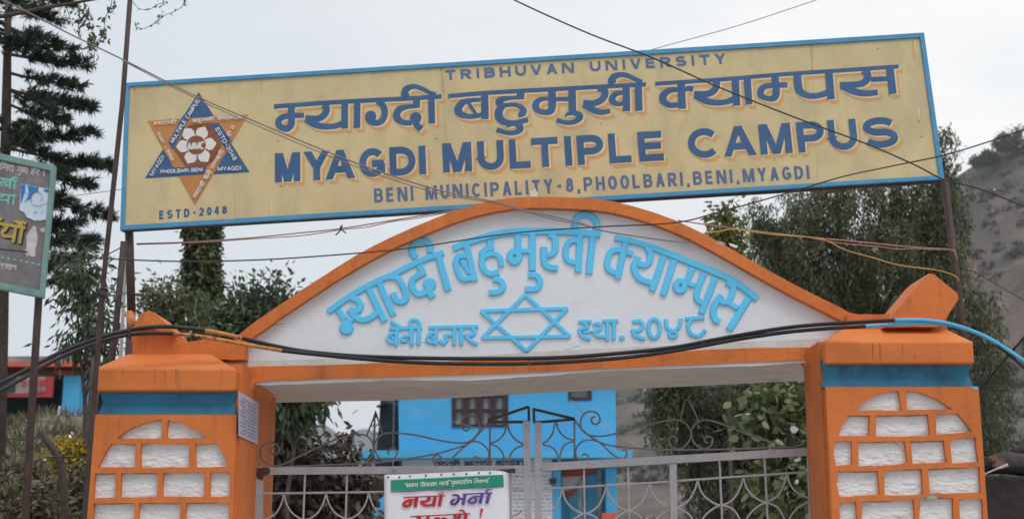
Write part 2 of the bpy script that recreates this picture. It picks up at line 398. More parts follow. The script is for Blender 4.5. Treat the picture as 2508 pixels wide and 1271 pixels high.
LW = {'I': .22, 'M': .92, 'N': .78, '-': .5, ',': .28, ' ': .42, 'L': .6, 'E': .62, '2': .6, '0': .6, '4': .6, '8': .6}
def latin_words(text, name, pl, x0, x1, top, bot, w, h, m, parent, label, shear=(0, 0), gap=.2):
    tot = sum(LW.get(c, .7) for c in text) + gap * (len(text) - 1); sc = (x1 - x0) / tot; x = x0; mb = MB(); word = ''
    for c in text + ' ':
        cw = LW.get(c, .7)
        if c == ' ' or c == ',':
            if word: part(name, mb, m, parent, label)
            mb = MB(); word = ''
            if c == ',': glyph(c, mb, pl, x, x + cw * sc, top, bot, w, h, shear); part('comma', mb, m, parent); mb = MB()
        else: glyph(c, mb, pl, x, x + cw * sc, top, bot, w, h, shear); word += c
        x += (cw + gap) * sc
def latin(text, mb, pl, x0, x1, top, bot, w, h, shear=(0, 0), wds=LW, gap=.2, off=(0, 0), wj=0):
    """one line; top/bot = ((x,y),(x,y)) guide lines in photograph pixels"""
    tl = lambda x, g: g[0][1] + (g[1][1] - g[0][1]) * (x - g[0][0]) / (g[1][0] - g[0][0])
    tot = sum(wds.get(c, .7) for c in text) + gap * (len(text) - 1); sc = (x1 - x0) / tot; x = x0
    for c in text:
        a = x; b = x + wds.get(c, .7) * sc; x = b + gap * sc
        if c != ' ': glyph(c, mb, pl, a, b, top, bot, w, h, shear, off, tl)
def glyph(c, mb, pl, a, b, top, bot, w, h, shear, off=(0, 0), tl=None):
    tl = tl or (lambda x, g: g[0][1] + (g[1][1] - g[0][1]) * (x - g[0][0]) / (g[1][0] - g[0][0]))
    H = tl((a + b) / 2, bot) - tl((a + b) / 2, top); iw = min(w / 2, (b - a) / 2); e = w / 2 / (H - w)
    sk = shear[0] + (shear[1] - shear[0]) * ((a + b) / 2 - 600) / 1700
    for s in LAT[c]:
        pts = []
        for u, v in s:
            vv = -e if v == B_ else (1 + e if v == T_ else v)
            x = a + iw + u * (b - a - 2 * iw); t = (w / 2 + vv * (H - w)) / H
            pts.append((x + sk * (.5 - t) * H + off[0], tl(x, bot) * (1 - t) + tl(x, top) * t + off[1]))
        if len(pts) == 2 and abs(pts[0][0] - pts[1][0]) > .12 * H and abs(pts[0][1] - pts[1][1]) > .3 * H:
            (xa, ya), (xb, yb) = pts; wh = w * math.dist(*pts) / abs(yb - ya) / 2; sl_ = (bot[1][1] - bot[0][1]) / (bot[1][0] - bot[0][0])
            mb.k += 1; hh = h + mb.k * mb.step
            mb.quad(*[pl.p(*q, hh) for q in ((xa - wh, ya - sl_ * wh), (xa + wh, ya + sl_ * wh), (xb + wh, yb + sl_ * wh), (xb - wh, yb - sl_ * wh))]); continue
        closed = len(s) > 12 and math.dist(pts[0], pts[-1]) < .01
        mb.ribbon(pl, pts[:-1] if closed else pts, w, h, smooth=False, closed=closed)

# small Devanagari hand: strokes in a unit cell, head-line at v = 1
DEV = {
 'k': (.95, [[(.5, 1), (.5, 0)], [(.5, .72), (.2, .78), (.08, .5), (.25, .3), (.5, .38)], [(.5, .66), (.8, .75), (.92, .5), (.82, .3)]]),
 'kh': (1.05, [[(.25, 1), (.38, .8), (.3, .6), (.05, .6), (.4, .15)], [(.9, 1), (.9, 0)], [(.9, .7), (.6, .72), (.52, .5), (.65, .3), (.9, .4)]]),
 'g': (.75, [[(.3, 1), (.36, .5), (.2, .3), (.08, .42)], [(.72, 1), (.72, 0)]]),
 'gh': (.85, [[(.1, .95), (.35, .8), (.1, .6), (.15, .3), (.75, .35)], [(.75, 1), (.75, 0)]]),
 'j': (.9, [[(.75, 1), (.75, 0)], [(.75, .55), (.3, .55), (.4, .3), (.1, .3)]]),
 'N': (.9, [[(.2, 1), (.2, .4), (.45, .35), (.5, 1)], [(.8, 1), (.8, 0)]]),
 't': (.8, [[(.7, 1), (.7, 0)], [(.7, .6), (.25, .6), (.1, .3), (.3, .1)]]),
 'th': (.9, [[(.15, .95), (.35, .85), (.3, .65), (.1, .45), (.3, .25), (.75, .35)], [(.75, 1), (.75, 0)]]),
 'd': (.7, [[(.5, 1), (.5, .78), (.15, .7), (.15, .35), (.5, .3), (.5, .5), (.35, .45)], [(.45, .3), (.62, .05)]]),
 'dh': (.9, [[(.1, .9), (.3, .95), (.25, .7), (.1, .5), (.25, .3), (.75, .38)], [(.75, 1), (.75, 0)]]),
 'n': (.8, [[(.7, 1), (.7, 0)], [(.7, .55), (.2, .55), (.08, .4), (.2, .28), (.32, .42)]]),
 'p': (.8, [[(.15, 1), (.15, .5), (.3, .35), (.7, .42)], [(.7, 1), (.7, 0)]]),
 'ph': (1.0, [[(.12, 1), (.12, .5), (.28, .35), (.6, .42)], [(.6, 1), (.6, 0)], [(.6, .66), (.85, .72), (.95, .45)]]),
 'b': (.8, [[(.7, 1), (.7, 0)], [(.7, .72), (.3, .76), (.1, .52), (.3, .3), (.7, .4)], [(.25, .68), (.6, .4)]]),
 'bh': (.9, [[(.1, .95), (.3, 1), (.35, .5), (.2, .3), (.08, .45)], [(.35, .55), (.78, .55)], [(.78, 1), (.78, 0)]]),
 'm': (.9, [[(.28, 1), (.28, .42), (.12, .34), (.08, .5), (.28, .55), (.78, .55)], [(.78, 1), (.78, 0)]]),
 'M': (.6, [[(.28, 1), (.28, .42), (.12, .34), (.08, .5), (.28, .55), (.55, .55)]]),
 'G': (.45, [[(.3, 1), (.36, .5), (.2, .3), (.08, .42)]]),
 'y': (.9, [[(.2, 1), (.38, .8), (.1, .6), (.2, .36), (.75, .42)], [(.75, 1), (.75, 0)]]),
 'r': (.6, [[(.3, 1), (.42, .78), (.12, .58), (.5, .1)]]),
 'l': (.95, [[(.8, 1), (.8, 0)], [(.8, .6), (.6, .7), (.45, .5), (.3, .7), (.1, .5), (.25, .2)]]),
 'v': (.8, [[(.7, 1), (.7, 0)], [(.7, .72), (.3, .76), (.1, .52), (.3, .3), (.7, .4)]]),
 'sh': (.9, [[(.15, .9), (.4, .9), (.35, .6), (.1, .55), (.4, .1)], [(.75, 1), (.75, 0)]]),
 's': (.95, [[(.25, 1), (.38, .8), (.08, .58), (.45, .1)], [(.3, .55), (.8, .55)], [(.8, 1), (.8, 0)]]),
 'h': (.8, [[(.5, 1), (.5, .8), (.2, .75), (.3, .58), (.6, .5), (.5, .3)], [(.25, .55), (.15, .25), (.6, .05)]]),
 'x': (.95, [[(.1, .8), (.35, .8), (.2, .5), (.45, .3)], [(.3, .55), (.8, .5)], [(.8, 1), (.8, 0)]]),
 'A': (.35, [[(.18, 1), (.18, 0)]]),
 'I': (.38, [[(.18, 1), (.18, 0)], [(-.35, 1.02), (-.3, 1.3), (0, 1.3), (.18, 1.02)]]),
 'i': (.35, [[(.15, 1), (.15, 0)], [(.15, 1.02), (.35, 1.3), (.75, 1.25), (.95, 1.02)]]),
 'u': (0, [[(-.25, 0), (-.1, -.12), (-.2, -.3), (-.5, -.22)]]),
 'e': (0, [[(-.7, 1.32), (-.3, 1.22), (-.2, 1.02)]]),
 'o': (.35, [[(.18, 1), (.18, 0)], [(-.3, 1.32), (.0, 1.25), (.18, 1.02)]]),
 'R': (0, [[(-.25, 1.02), (-.4, 1.2), (-.2, 1.32), (0, 1.25)]]),
 '~': (0, [[(-.2, 1.2), (-.12, 1.2)]]),
 '1': (.5, [[(.3, .4), (.15, .65), (.35, .8), (.4, .5), (.2, 0)]]), '2': (.55, [[(.1, .85), (.4, .85), (.35, .55), (.1, .5), (.45, .1)]]),
 '0': (.55, [arc(.27, .45, .2, .32, 0, 360, 10)]), '4': (.55, [[(.05, .85), (.25, .45), (.45, .85)], arc(.25, .25, .14, .17, 90, 450, 8)]),
 '8': (.55, [[(.05, .8), (.5, .8)], [(.25, .8), (.1, .4), (.4, .15)]]), '9': (.55, [[(.35, .6), (.15, .55), (.2, .8), (.42, .75), (.1, .1)]]),
 '.': (.3, [[(.1, .03), (.2, .03)]]), '-': (.5, [[(.1, .5), (.4, .5)]]), '"': (.3, [[(.1, 1.25), (.1, 1.0)], [(.22, 1.25), (.22, 1.0)]]), '|': (.4, [[(.2, 1), (.2, 0)]]),
}
def dev(tokens, mb, pl, P0, P1, hgt, w, h, headw=None, slant=0.0, up=None):
    """tokens: list of words, each a list of glyph keys; P0->P1 = baseline in photograph pixels"""
    d = np.array(P1, float) - np.array(P0, float); Ln = np.linalg.norm(d); d = d / Ln; nrm = np.array((d[1], -d[0])) if up is None else np.array(up, float)
    tot = sum(sum(DEV[g][0] for g in wd) for wd in tokens) + .5 * (len(tokens) - 1); sc = Ln / tot; x = 0
    pt = lambda u, v: tuple(np.array(P0) + d * (u * sc + slant * v * hgt) + nrm * v * hgt)
    for wd in tokens:
        s0 = x; head = []
        for g in wd:
            aw, ss = DEV[g]
            for s in ss: mb.ribbon(pl, [pt(x + u, v) for u, v in s], w, h, n=3)
            x += aw
            if g in '012489.-"|' : s0 = x
        if x > s0 + .2: mb.ribbon(pl, [pt(s0, 1), pt(x, 1)], headw or w, h)
        x += .5
CAMPUS = [['M', 'y', 'A', 'G', 'd', 'I'], ['b', 'h', 'u', 'm', 'u', 'kh', 'I'], ['k', 'y', 'A', 'M', 'p', 's']]

# ------------------------------------------------------------------ ground and far setting
g = MB(); g.quad((-2550, -45, 0), (2550, -45, 0), (2550, 5100, 0), (-2550, 5100, 0))
single('ground', g, M['soil'], kind='structure')
g = MB(); g.quad((-60, -30, .004), (60, -30, .004), (60, 7.5, .004), (-60, 7.5, .004))
single('road', g, M['asphalt'], kind='structure')
g = MB(); g.quad((-1.7, 7.55, .004), (12, 7.55, .004), (12, 37, .004), (-5, 37, .004))
single('courtyard', g, M['asphalt'], kind='structure')
def vnoise(x, y, seed=0):
    x = np.asarray(x, float); y = np.asarray(y, float)
    xi = np.floor(x).astype(int); yi = np.floor(y).astype(int); fx = x - xi; fy = y - yi
    fx = fx * fx * (3 - 2 * fx); fy = fy * fy * (3 - 2 * fy)
    hsh = lambda a, b: np.modf(np.abs(np.sin(a * 127.1 + b * 311.7 + seed * 17.3) * 43758.5453))[0]
    return (hsh(xi, yi) * (1 - fx) + hsh(xi + 1, yi) * fx) * (1 - fy) + (hsh(xi, yi + 1) * (1 - fx) + hsh(xi + 1, yi + 1) * fx) * fy
def fbm(x, y, seed=0, o=5):
    a = .5; s = 0
    for i in range(o): s = s + a * vnoise(x * 2 ** i, y * 2 ** i, seed + i); a *= .5
    return s
def grid(name, xs, ys, hf, m, kind='structure', **kw):
    X, Y = np.meshgrid(xs, ys); H = hf(X, Y); mb = MB(); nx = len(xs)
    mb.v = list(zip(X.ravel(), Y.ravel(), H.ravel()))
    for j in range(len(ys) - 1):
        for i in range(nx - 1): mb.f.append((j * nx + i, j * nx + i + 1, (j + 1) * nx + i + 1, (j + 1) * nx + i))
    return single(name, mb, m, kind=kind, smooth=True, **kw)
# steep valley side on the right: its crest is read off the photograph at 520 m
crest_px = [(1000, 1230), (1250, 1080), (1420, 960), (1600, 880), (1800, 800), (2000, 690), (2200, 560), (2300, 470), (2370, 425), (2440, 395), (2508, 345), (2700, 325), (3000, 320)]
cx = [(p[0] - 1254) / F * 520 for p in crest_px]; cz = [W(p[0], p[1], 520).z for p in crest_px]
def hillf(X, Y):
    c = np.interp(X, cx, cz)
    t = np.clip((Y - 230) / 290, 0, 1); u = np.clip((Y - 520) / 500, 0, 1)
    h = c * (t ** 1.15) * (1 - .55 * u)
    n = (fbm(X / 60, Y / 60, 3) - .5) * 26 + (np.abs(fbm((X + Y * .55) / 38, (Y * .25) / 38, 9) - .5)) * -26 + (fbm(X / 13, Y / 13, 5) - .5) * 5
    edge = np.clip((X - cx[0] + 60) / 80, 0, 1)
    return np.maximum(h + n * np.clip(t * 2, 0, 1) * edge * .55 * np.clip(c / 40, .15, 1), -.5) * edge - .4
grid('hillside', np.linspace(-100, 420, 220), np.linspace(215, 900, 190), hillf, M['hill'])
spx = [(1500, 1290), (1700, 1180), (1900, 1080), (2100, 985), (2250, 890), (2330, 800), (2390, 742), (2440, 690), (2508, 612), (2650, 560), (2900, 540)]
sX = [(p[0] - 1254) / F * 330 for p in spx]; sZ = [W(p[0], p[1], 330).z for p in spx]
def spurf(X, Y):
    c = np.interp(X, sX, sZ); t = np.clip((Y - 150) / 180, 0, 1); u = np.clip((Y - 330) / 160, 0, 1)
    n = (fbm(X / 30, Y / 30, 13) - .5) * 14 + np.abs(fbm((X + Y * .3) / 16, Y / 50, 19) - .5) * -14 + (fbm(X / 5, Y / 5, 15) - .5) * 2.5
    return np.maximum(c * t ** 1.1 * (1 - u) + n * t * (1 - u) * np.clip(c / 30, .1, 1), -.5) - .4
grid('hill_spur', np.linspace(15, 190, 150), np.linspace(148, 500, 150), spurf, M['spur'])
# distant mountains seen over the left leaf of the gate
mpx = [(-400, 1140), (300, 1120), (560, 1110), (680, 1080), (740, 1052), (775, 1036), (800, 1036), (825, 1055), (850, 1064), (870, 1050), (895, 1042), (920, 1050), (980, 1070), (1100, 1050), (1400, 1040), (1900, 1030), (2700, 1030)]
mX = [(p[0] - 1254) / F * 2500 for p in mpx]; mZ = [W(p[0], p[1], 2500).z for p in mpx]
def farf(X, Y):
    c = np.interp(X, mX, mZ); t = np.clip((Y - 1700) / 800, 0, 1); u = np.clip((Y - 2500) / 1400, 0, 1)
    return c * t * (1 - .7 * u) + (fbm(X / 160, Y / 160, 21) - .5) * 50 * t * (1 - t) * 3 + (fbm(X / 30, Y / 30, 4) - .5) * 8 * t - 1
grid('mountains', np.linspace(-1400, 1300, 280), np.linspace(1650, 3900, 100), farf, M['farhill'])
# near grassy bank on the left, rising to the terrace of the orange-roofed house
def bankf(X, Y):
    e = np.clip((-.235 * Y - X) / 1.6, 0, 1); e = e * e * (3 - 2 * e)
    z = np.interp(Y, [8, 10, 13, 20, 30, 33, 36], [.0, .9, 1.6, 2.8, 4.15, 4.45, 4.5])
    return (z + (fbm(X / 1.1, Y / 1.1, 2) - .5) * 1.0 * np.clip((34 - Y) / 6, .1, 1) * np.clip((Y - 8) / 4, 0, 1)) * e - .02
grid('grass_bank', np.linspace(-26, -1.5, 110), np.linspace(7.9, 52, 150), bankf, M['soil'])

# ------------------------------------------------------------------ gateway (masonry arch)
YF = 7.0
gate = thing('gateway', 'orange and white masonry gateway with a lens shaped panel of raised light blue letters', 'gateway', (0, 7.4, 0))
pF = PY(YF)
def X(px, py, Y): return W(px, py, Y).x
def Zh(px, py, Y): return W(px, py, Y).z
za = Z(220, 980, 4.368); zb = Z(2020, 930, 3.726)
stonesL = [za(*q) for q in [
 [(292, 410), (380, 335), (480, 280), (600, 240), (720, 210), (775, 208), (768, 405)], [(832, 208), (960, 240), (1100, 305), (1260, 390), (1250, 402), (820, 408)],
 [(225, 465), (495, 462), (485, 712), (85, 716), (150, 590)], [(548, 462), (1070, 462), (1062, 710), (540, 716)], [(1128, 462), (1350, 460), (1420, 560), (1478, 710), (1135, 716)],
 [(55, 780), (280, 778), (270, 1038), (40, 1042)], [(335, 775), (730, 775), (720, 1032), (328, 1034)], [(785, 772), (1228, 770), (1222, 1028), (775, 1030)], [(1285, 770), (1495, 765), (1490, 1025), (1280, 1028)],
 [(38, 1100), (475, 1098), (468, 1355), (28, 1360)], [(528, 1098), (970, 1095), (960, 1352), (515, 1355)], [(1030, 1095), (1490, 1092), (1488, 1350), (1015, 1352)]]]
stonesR = [zb(*q) for q in [
 [(275, 275), (360, 200), (470, 140), (580, 108), (672, 98), (690, 200), (706, 280), (640, 278)], [(742, 98), (860, 115), (1000, 165), (1165, 268), (750, 270)],
 [(218, 325), (415, 325), (405, 510), (125, 512), (160, 420)], [(466, 328), (945, 315), (965, 500), (900, 512), (470, 515)], [(1010, 318), (1215, 305), (1290, 400), (1342, 472), (1020, 500)],
 [(95, 560), (250, 555), (252, 770), (105, 780), (82, 690)], [(302, 565), (735, 560), (755, 750), (640, 775), (308, 785)], [(782, 560), (1085, 550), (1115, 748), (800, 765)], [(1140, 545), (1375, 520), (1405, 750), (1160, 760)],
 [(118, 835), (485, 830), (500, 1040), (135, 1068), (110, 960)], [(542, 830), (885, 810), (900, 1050), (550, 1048)], [(940, 810), (1415, 795), (1428, 1025), (960, 1035)],
 [(130, 1120), (285, 1110), (300, 1330), (140, 1330)], [(338, 1110), (815, 1090), (822, 1330), (340, 1330)], [(868, 1075), (940, 1060), (1172, 1080), (1180, 1330), (866, 1330)], [(1228, 1085), (1440, 1080), (1448, 1330), (1238, 1330)]]]
def lower_rows(side):
    out = []; y = 1296
    x0, x1 = (224, 562) if side == 'L' else (2056, 2408)
    for k in range(6):
        cuts = [0, .3, .68, 1] if k % 2 == (side == 'L') else [0, .2, .5, .83, 1]
        for a, b in zip(cuts, cuts[1:]):
            out.append([(x0 + (x1 - x0) * a + 5, y), (x0 + (x1 - x0) * b - 5, y), (x0 + (x1 - x0) * b - 5, y + 60), (x0 + (x1 - x0) * a + 5, y + 60)])
        y += 74
    return out
def pillar(side, bx0, bx1, ytop, depth, cap, neck, top, ped):
    xa, xb = X(bx0, ytop, YF), X(bx1, ytop, YF); zt = Zh(bx0, ytop, YF)
    core = MB().box(xa, xb, YF + .034, YF + depth, 0, zt)
    P = part('pillar', core, M['orange'], gate, bevel=.012)
    rr = random.Random(3 + len(side))
    px = lambda x, z: (1254 + x * F / (YF * CP + (z - 1.6) * SP), 635.5 - F * ((z - 1.6) * CP - YF * SP) / (YF * CP + (z - 1.6) * SP))
    outer = [px(xa, zt), px(xb, zt), px(xb, 0.0), px(xa, 0.0)]
    st_ = (stonesL if side == 'L' else stonesR) + [s for s in lower_rows(side)]
    st_ = [[(min(max(x, px(xa, 1)[0] - 99), 9999), y) for x, y in rough(s, 22, .9, rs=rr)] for s in st_]
    face = MB().fill(pF, [outer] + st_, 0.0, back=-.033)
    part('stone_surround', face, M['orange'], P)
    stn = MB()
    for s in st_: stn.fill(pF, [s], -.028, back=-.0335)
    part('stone_blocks', stn, M['stone'], P)
    gm = MB(); r2 = random.Random(17 + len(st_))  # thin darker ribbons along the top edge of each block
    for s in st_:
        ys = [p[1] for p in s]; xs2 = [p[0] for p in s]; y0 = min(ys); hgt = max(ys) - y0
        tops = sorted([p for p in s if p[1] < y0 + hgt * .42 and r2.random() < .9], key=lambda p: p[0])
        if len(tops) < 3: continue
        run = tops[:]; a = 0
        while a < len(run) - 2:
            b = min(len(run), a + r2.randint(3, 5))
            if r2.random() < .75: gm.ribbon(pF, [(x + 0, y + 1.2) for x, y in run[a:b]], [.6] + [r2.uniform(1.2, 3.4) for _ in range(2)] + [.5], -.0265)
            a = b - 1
    part('top_edge_lines', gm, M['darkmark'], P)
    # neck (cove) and cap
    nx0, nx1, ny0, ny1 = neck; cz1 = Zh(nx0, ny0, YF); 
    a, b = X(nx0, ny1, YF + .03), X(nx1, ny1, YF + .03)
    prof = [(-.004, zt + .001), (.0, zt + .02), (.008, zt + .05), (.012, (zt + cz1) / 2), (.006, cz1 - .03), (-.002, cz1 - .012), (-.003, cz1 + .02)]
    nk = MB(); base = len(nk.v)
    for q, z in prof:
        nk.v += [(a + q, YF + .03 + q, z), (b - q, YF + .03 + q, z), (b - q, YF + depth - .03 - q, z), (a + q, YF + depth - .03 - q, z)]
    for i in range(len(prof) - 1):
        for j in range(4):
            k = (j + 1) % 4; nk.f.append((4 * i + j, 4 * i + k, 4 * i + 4 + k, 4 * i + 4 + j))
    nk.f.append((3, 2, 1, 0)); n_ = 4 * (len(prof) - 1); nk.f.append((n_, n_ + 1, n_ + 2, n_ + 3))
    part('neck_band', nk, M['cove'], P, 'deep blue recessed band under the cap')
    (c0, cy0), (c1, cy1), yb = cap; YC = YF - .03
    xa2, xb2 = X(c0, cy0, YC), X(c1, cy0, YC); z1, z0 = Zh(c0, cy0, YC), Zh(c0, yb, YC)
    D = depth + .03
    (t0, ty0), (t1, ty1) = top; YT = YF + .22
    ta, tb, tz = X(t0, ty0, YT), X(t1, ty1, YT), Zh(t0, ty0, YT)
    lp = lambda x0, x1, y0, y1, z: [(x0, y0, z), (x1, y0, z), (x1, y1, z), (x0, y1, z)]
    cp_ = MB(); l0 = lp(xa2, xb2, YC, YF + D, z0); l1 = lp(xa2, xb2, YC, YF + D, z1); l2 = lp(ta, tb, YT, YF + D - .2 if depth > .6 else YF + D - .08, tz)
    i = 0; cp_.v = l0 + l1 + l2; cp_.f = [(3, 2, 1, 0), (8, 9, 10, 11)]
    for o in (0, 4):
        for j in range(4):
            k = (j + 1) % 4; cp_.f.append((o + j, o + k, o + 4 + k, o + 4 + j))
    part('cap', cp_, M['orangecap'], P, bevel=.010)
    pc = PY(YC)
    for px_, y_, h_, w_ in (((404, 906, 46, 1.2), (431, 904, 50, 1.6), (437, 906, 44, 1.0), (300, 908, 24, 1.0)) if side == 'L' else ((2137, 841, 44, 2.0), (2155, 841, 46, 1.6), (2210, 842, 36, 1.2), (2240, 872, 6, 3.0))):
        part('rain_streak', MB().ribbon(pc, [(px_, y_), (px_ + 1, y_ + h_)], [w_ * 1.3, w_ * .5], .0008), M['streak'], P)
    return P
pillar('L', 228, 580, 1015, 1.08, ((228, 903), (578, 900), 957), (243, 577, 957, 1015), ((312, 867), (515, 864)), None)
pillar('R', 2022, 2397, 947, .45, ((2019, 837), (2384, 834), 890), (2015, 2380, 890, 946), ((2062, 806), (2318, 804)), None)

# jambs: plain orange faces that close the cove on the passage side
xj = X(580, 1015, YF); zj = Zh(600, 905, 7.3)
part('jamb', MB().box(xj - .10, xj + .012, YF + .06, YF + 1.07, 0, zj), M['orange'], gate)
xj = X(2022, 947, YF)
part('jamb', MB().box(xj - .012, xj + .10, YF + .06, YF + .445, 0, Zh(2000, 852, 7.3)), M['orange'], gate)

# wall band standing on the caps, with the broken block on the left and the tilted block on the right
pP = PY(7.22)
blk = MB().fill(pP, [rough([(325, 872), (322, 806), (352, 792), (400, 808), (418, 812), (455, 838), (500, 830), (560, 836), (600, 834), (600, 880), (520, 880)], 16, 1.2)], 0, back=-.42)
part('parapet', blk, M['orange'], gate, 'broken orange stub of wall on the pillar with the paper notice')
b2 = MB().fill(PY(7.16), [rough([(330, 812), (336, 782), (346, 768), (364, 759), (380, 766), (412, 797), (428, 816), (400, 812), (356, 800)], 9, 1.6)], 0, back=-.3)
part('ornament', b2, M['orange'], gate, 'broken rounded orange knob with a chipped edge')
b3 = MB().fill(pP, [rough([(2075, 800), (2075, 772), (2100, 770), (2320, 768), (2320, 812), (2062, 812)], 18, .8)], 0, back=-.3)
part('parapet', b3, M['orange'], gate)
b4 = MB().fill(PY(7.12), [rough([(2168, 800), (2180, 780), (2262, 682), (2275, 669), (2290, 673), (2345, 718), (2348, 732), (2310, 790), (2296, 800)], 20, .6)], 0, back=-.36)
part('ornament', b4, M['orange'], gate, 'tilted orange block standing on one edge', bevel=.012)

YT0 = 7.32; pT = PY(YT0)
arch = [(578, 832), (610, 806), (665, 767), (720, 730), (775, 693), (830, 658), (876, 630), (920, 606), (965, 584), (1010, 564), (1055, 545), (1100, 527), (1140, 514), (1180, 503), (1220, 495), (1260, 490), (1300, 488), (1350, 488), (1400, 490), (1450, 492), (1500, 499), (1550, 511), (1600, 526), (1650, 545), (1700, 568), (1750, 594), (1800, 622), (1850, 651), (1900, 679), (1950, 706), (2000, 731), (2040, 751), (2075, 769), (2105, 776)]
def offs(poly, d):
    out = []
    for i, p in enumerate(poly):
        a = np.array(poly[max(i - 1, 0)], float); b = np.array(poly[min(i + 1, len(poly) - 1)], float); t = (b - a) / np.linalg.norm(b - a)
        out.append((p[0] - t[1] * d, p[1] + t[0] * d))
    return out
inner = offs(arch, 27)
white = [(525, 862)] + offs(arch, 12)[1:-2] + [(2090, 800), (2062, 826), (2030, 850), (2012, 858), (1700, 872), (1500, 884), (1300, 890), (1100, 892), (900, 896), (640, 902), (590, 904), (556, 892)]
part('tympanum', MB().fill(pT, [white], 0, back=-.30), M['white'], gate)
ra = rough(arch, 30, .7, closed=False); ri = rough(inner, 30, .8, closed=False)
part('coping', MB().fill(pT, [ra + ri[::-1]], .055, back=-.36), M['orange'], gate, 'orange coping strip bent over the arch')
band_t = rough([(592, 900), (700, 896), (860, 892), (980, 888), (1100, 885), (1300, 882), (1500, 874), (1640, 863), (1740, 856), (1880, 852), (2020, 850)], 34, 1.0, closed=False)
band_b = rough([(2020, 878), (1975, 881), (1840, 886), (1700, 893), (1500, 902), (1300, 911), (1100, 919), (943, 924), (800, 928), (657, 933), (600, 934)], 34, .9, closed=False)
bandf = MB().fill(pT, [band_t + band_b], .012, back=-.02)
part('fascia', bandf, M['orange'], gate, 'orange strip along the foot of the panel')

fr = [(592, 936), (657, 936), (800, 932), (943, 930), (1080, 929), (1140, 927), (1300, 915), (1500, 905), (1700, 896), (1840, 889), (1985, 883), (2024, 881)]
bk = [(648, 986), (657, 986), (800, 983), (932, 981), (1080, 976), (1140, 973), (1300, 963), (1500, 954), (1700, 945), (1840, 938), (1985, 931), (1995, 931)]
part('beam_edge', MB().fill(pT, [[(p[0], p[1] - 14) for p in fr] + rough([(p[0], p[1] + 4 + 3 * math.sin(p[0] / 90)) for p in fr[::-1]], 30, .8, closed=False)], .002, back=-.02), M['white'], gate, 'ragged white edge below the orange strip')
sf = MB(); n0 = len(fr); YB = 8.3
F0 = [W(*p, YT0 - .004) for p in fr]; K0 = [W(*p, YB) for p in bk]
sf.v = [tuple(v) for v in F0] + [tuple(v) for v in K0] + [(v.x, v.y, v.z + .12) for v in F0] + [(v.x, v.y, v.z + .12) for v in K0]
for i in range(n0 - 1):
    for o, q in ((0, n0), (2 * n0, 3 * n0), (0, 2 * n0), (n0, 3 * n0)): sf.f.append((o + i, o + i + 1, q + i + 1, q + i))
sf.f.append((0, n0, 3 * n0, 2 * n0)); sf.f.append((n0 - 1, 2 * n0 - 1, 4 * n0 - 1, 3 * n0 - 1))
part('soffit', sf, M['soffit'], gate, 'bare grey underside of the beam')
hn = MB()
for px, py, s in ((598, 930, 1),):
    hn.fill(PY(7.30), [rough([(590, 898), (640, 900), (640, 934), (628, 936), (608, 962), (596, 940)], 12, 1)], 0, back=-.6)
part('haunch', hn, M['orange'], gate)
hn = MB().fill(PY(7.26), [rough([(1980, 852), (2024, 838), (2026, 935), (2000, 930), (1994, 905), (1978, 880)], 12, 1)], 0, back=-.18)
part('haunch', hn, M['orange'], gate)

# raised letters of the panel
rl = MB(); BV = 2.2; HT = .014
def rr_(z, pts, w, s, smooth=True, closed=False): rl.ribbon(pT, z(*pts), w / s * 1.13, HT, base=-.001, smooth=smooth, closed=closed, bev=BV)
z, s = Z(790, 570, 4.888), 4.888
for pts, w_ in [([(75, 945), (330, 765), (600, 612), (850, 500), (1150, 352), (1450, 238)], 66), ([(190, 925), (270, 1040)], 66), ([(240, 1085), (372, 1040)], 52),
  ([(350, 780), (430, 820), (458, 880), (420, 935), (330, 920)], 70), ([(320, 915), (400, 1010), (480, 1045), (580, 1015), (665, 940)], 72), ([(555, 675), (745, 1060)], 74), ([(680, 610), (850, 990)], 72),
  ([(800, 530), (890, 540), (950, 620), (1003, 740), (990, 810), (930, 830), (875, 800), (845, 720)], 70), ([(1160, 390), (1195, 470)], 74), ([(1230, 470), (1120, 530), (1068, 600), (1095, 690), (1160, 738), (1265, 700)], 72), ([(1270, 690), (1322, 775)], 80),
  ([(1390, 290), (1505, 690)], 74), ([(1120, 300), (1070, 240), (1085, 160), (1150, 112), (1230, 105), (1292, 160), (1285, 240)], 68)]: rr_(z, pts, w_, s)
for c, q in (((290, 1140), 86), ((1283, 620), 80)): a = z(c)[0]; rl.disc(pT, a[0], a[1], q / s, HT, -.001, BV)
part('raised_lettering', rl, M['cyan'], gate, 'first raised word, climbing the arch'); rl = MB()
z, s = Z(1090, 510, 5.525), 5.525
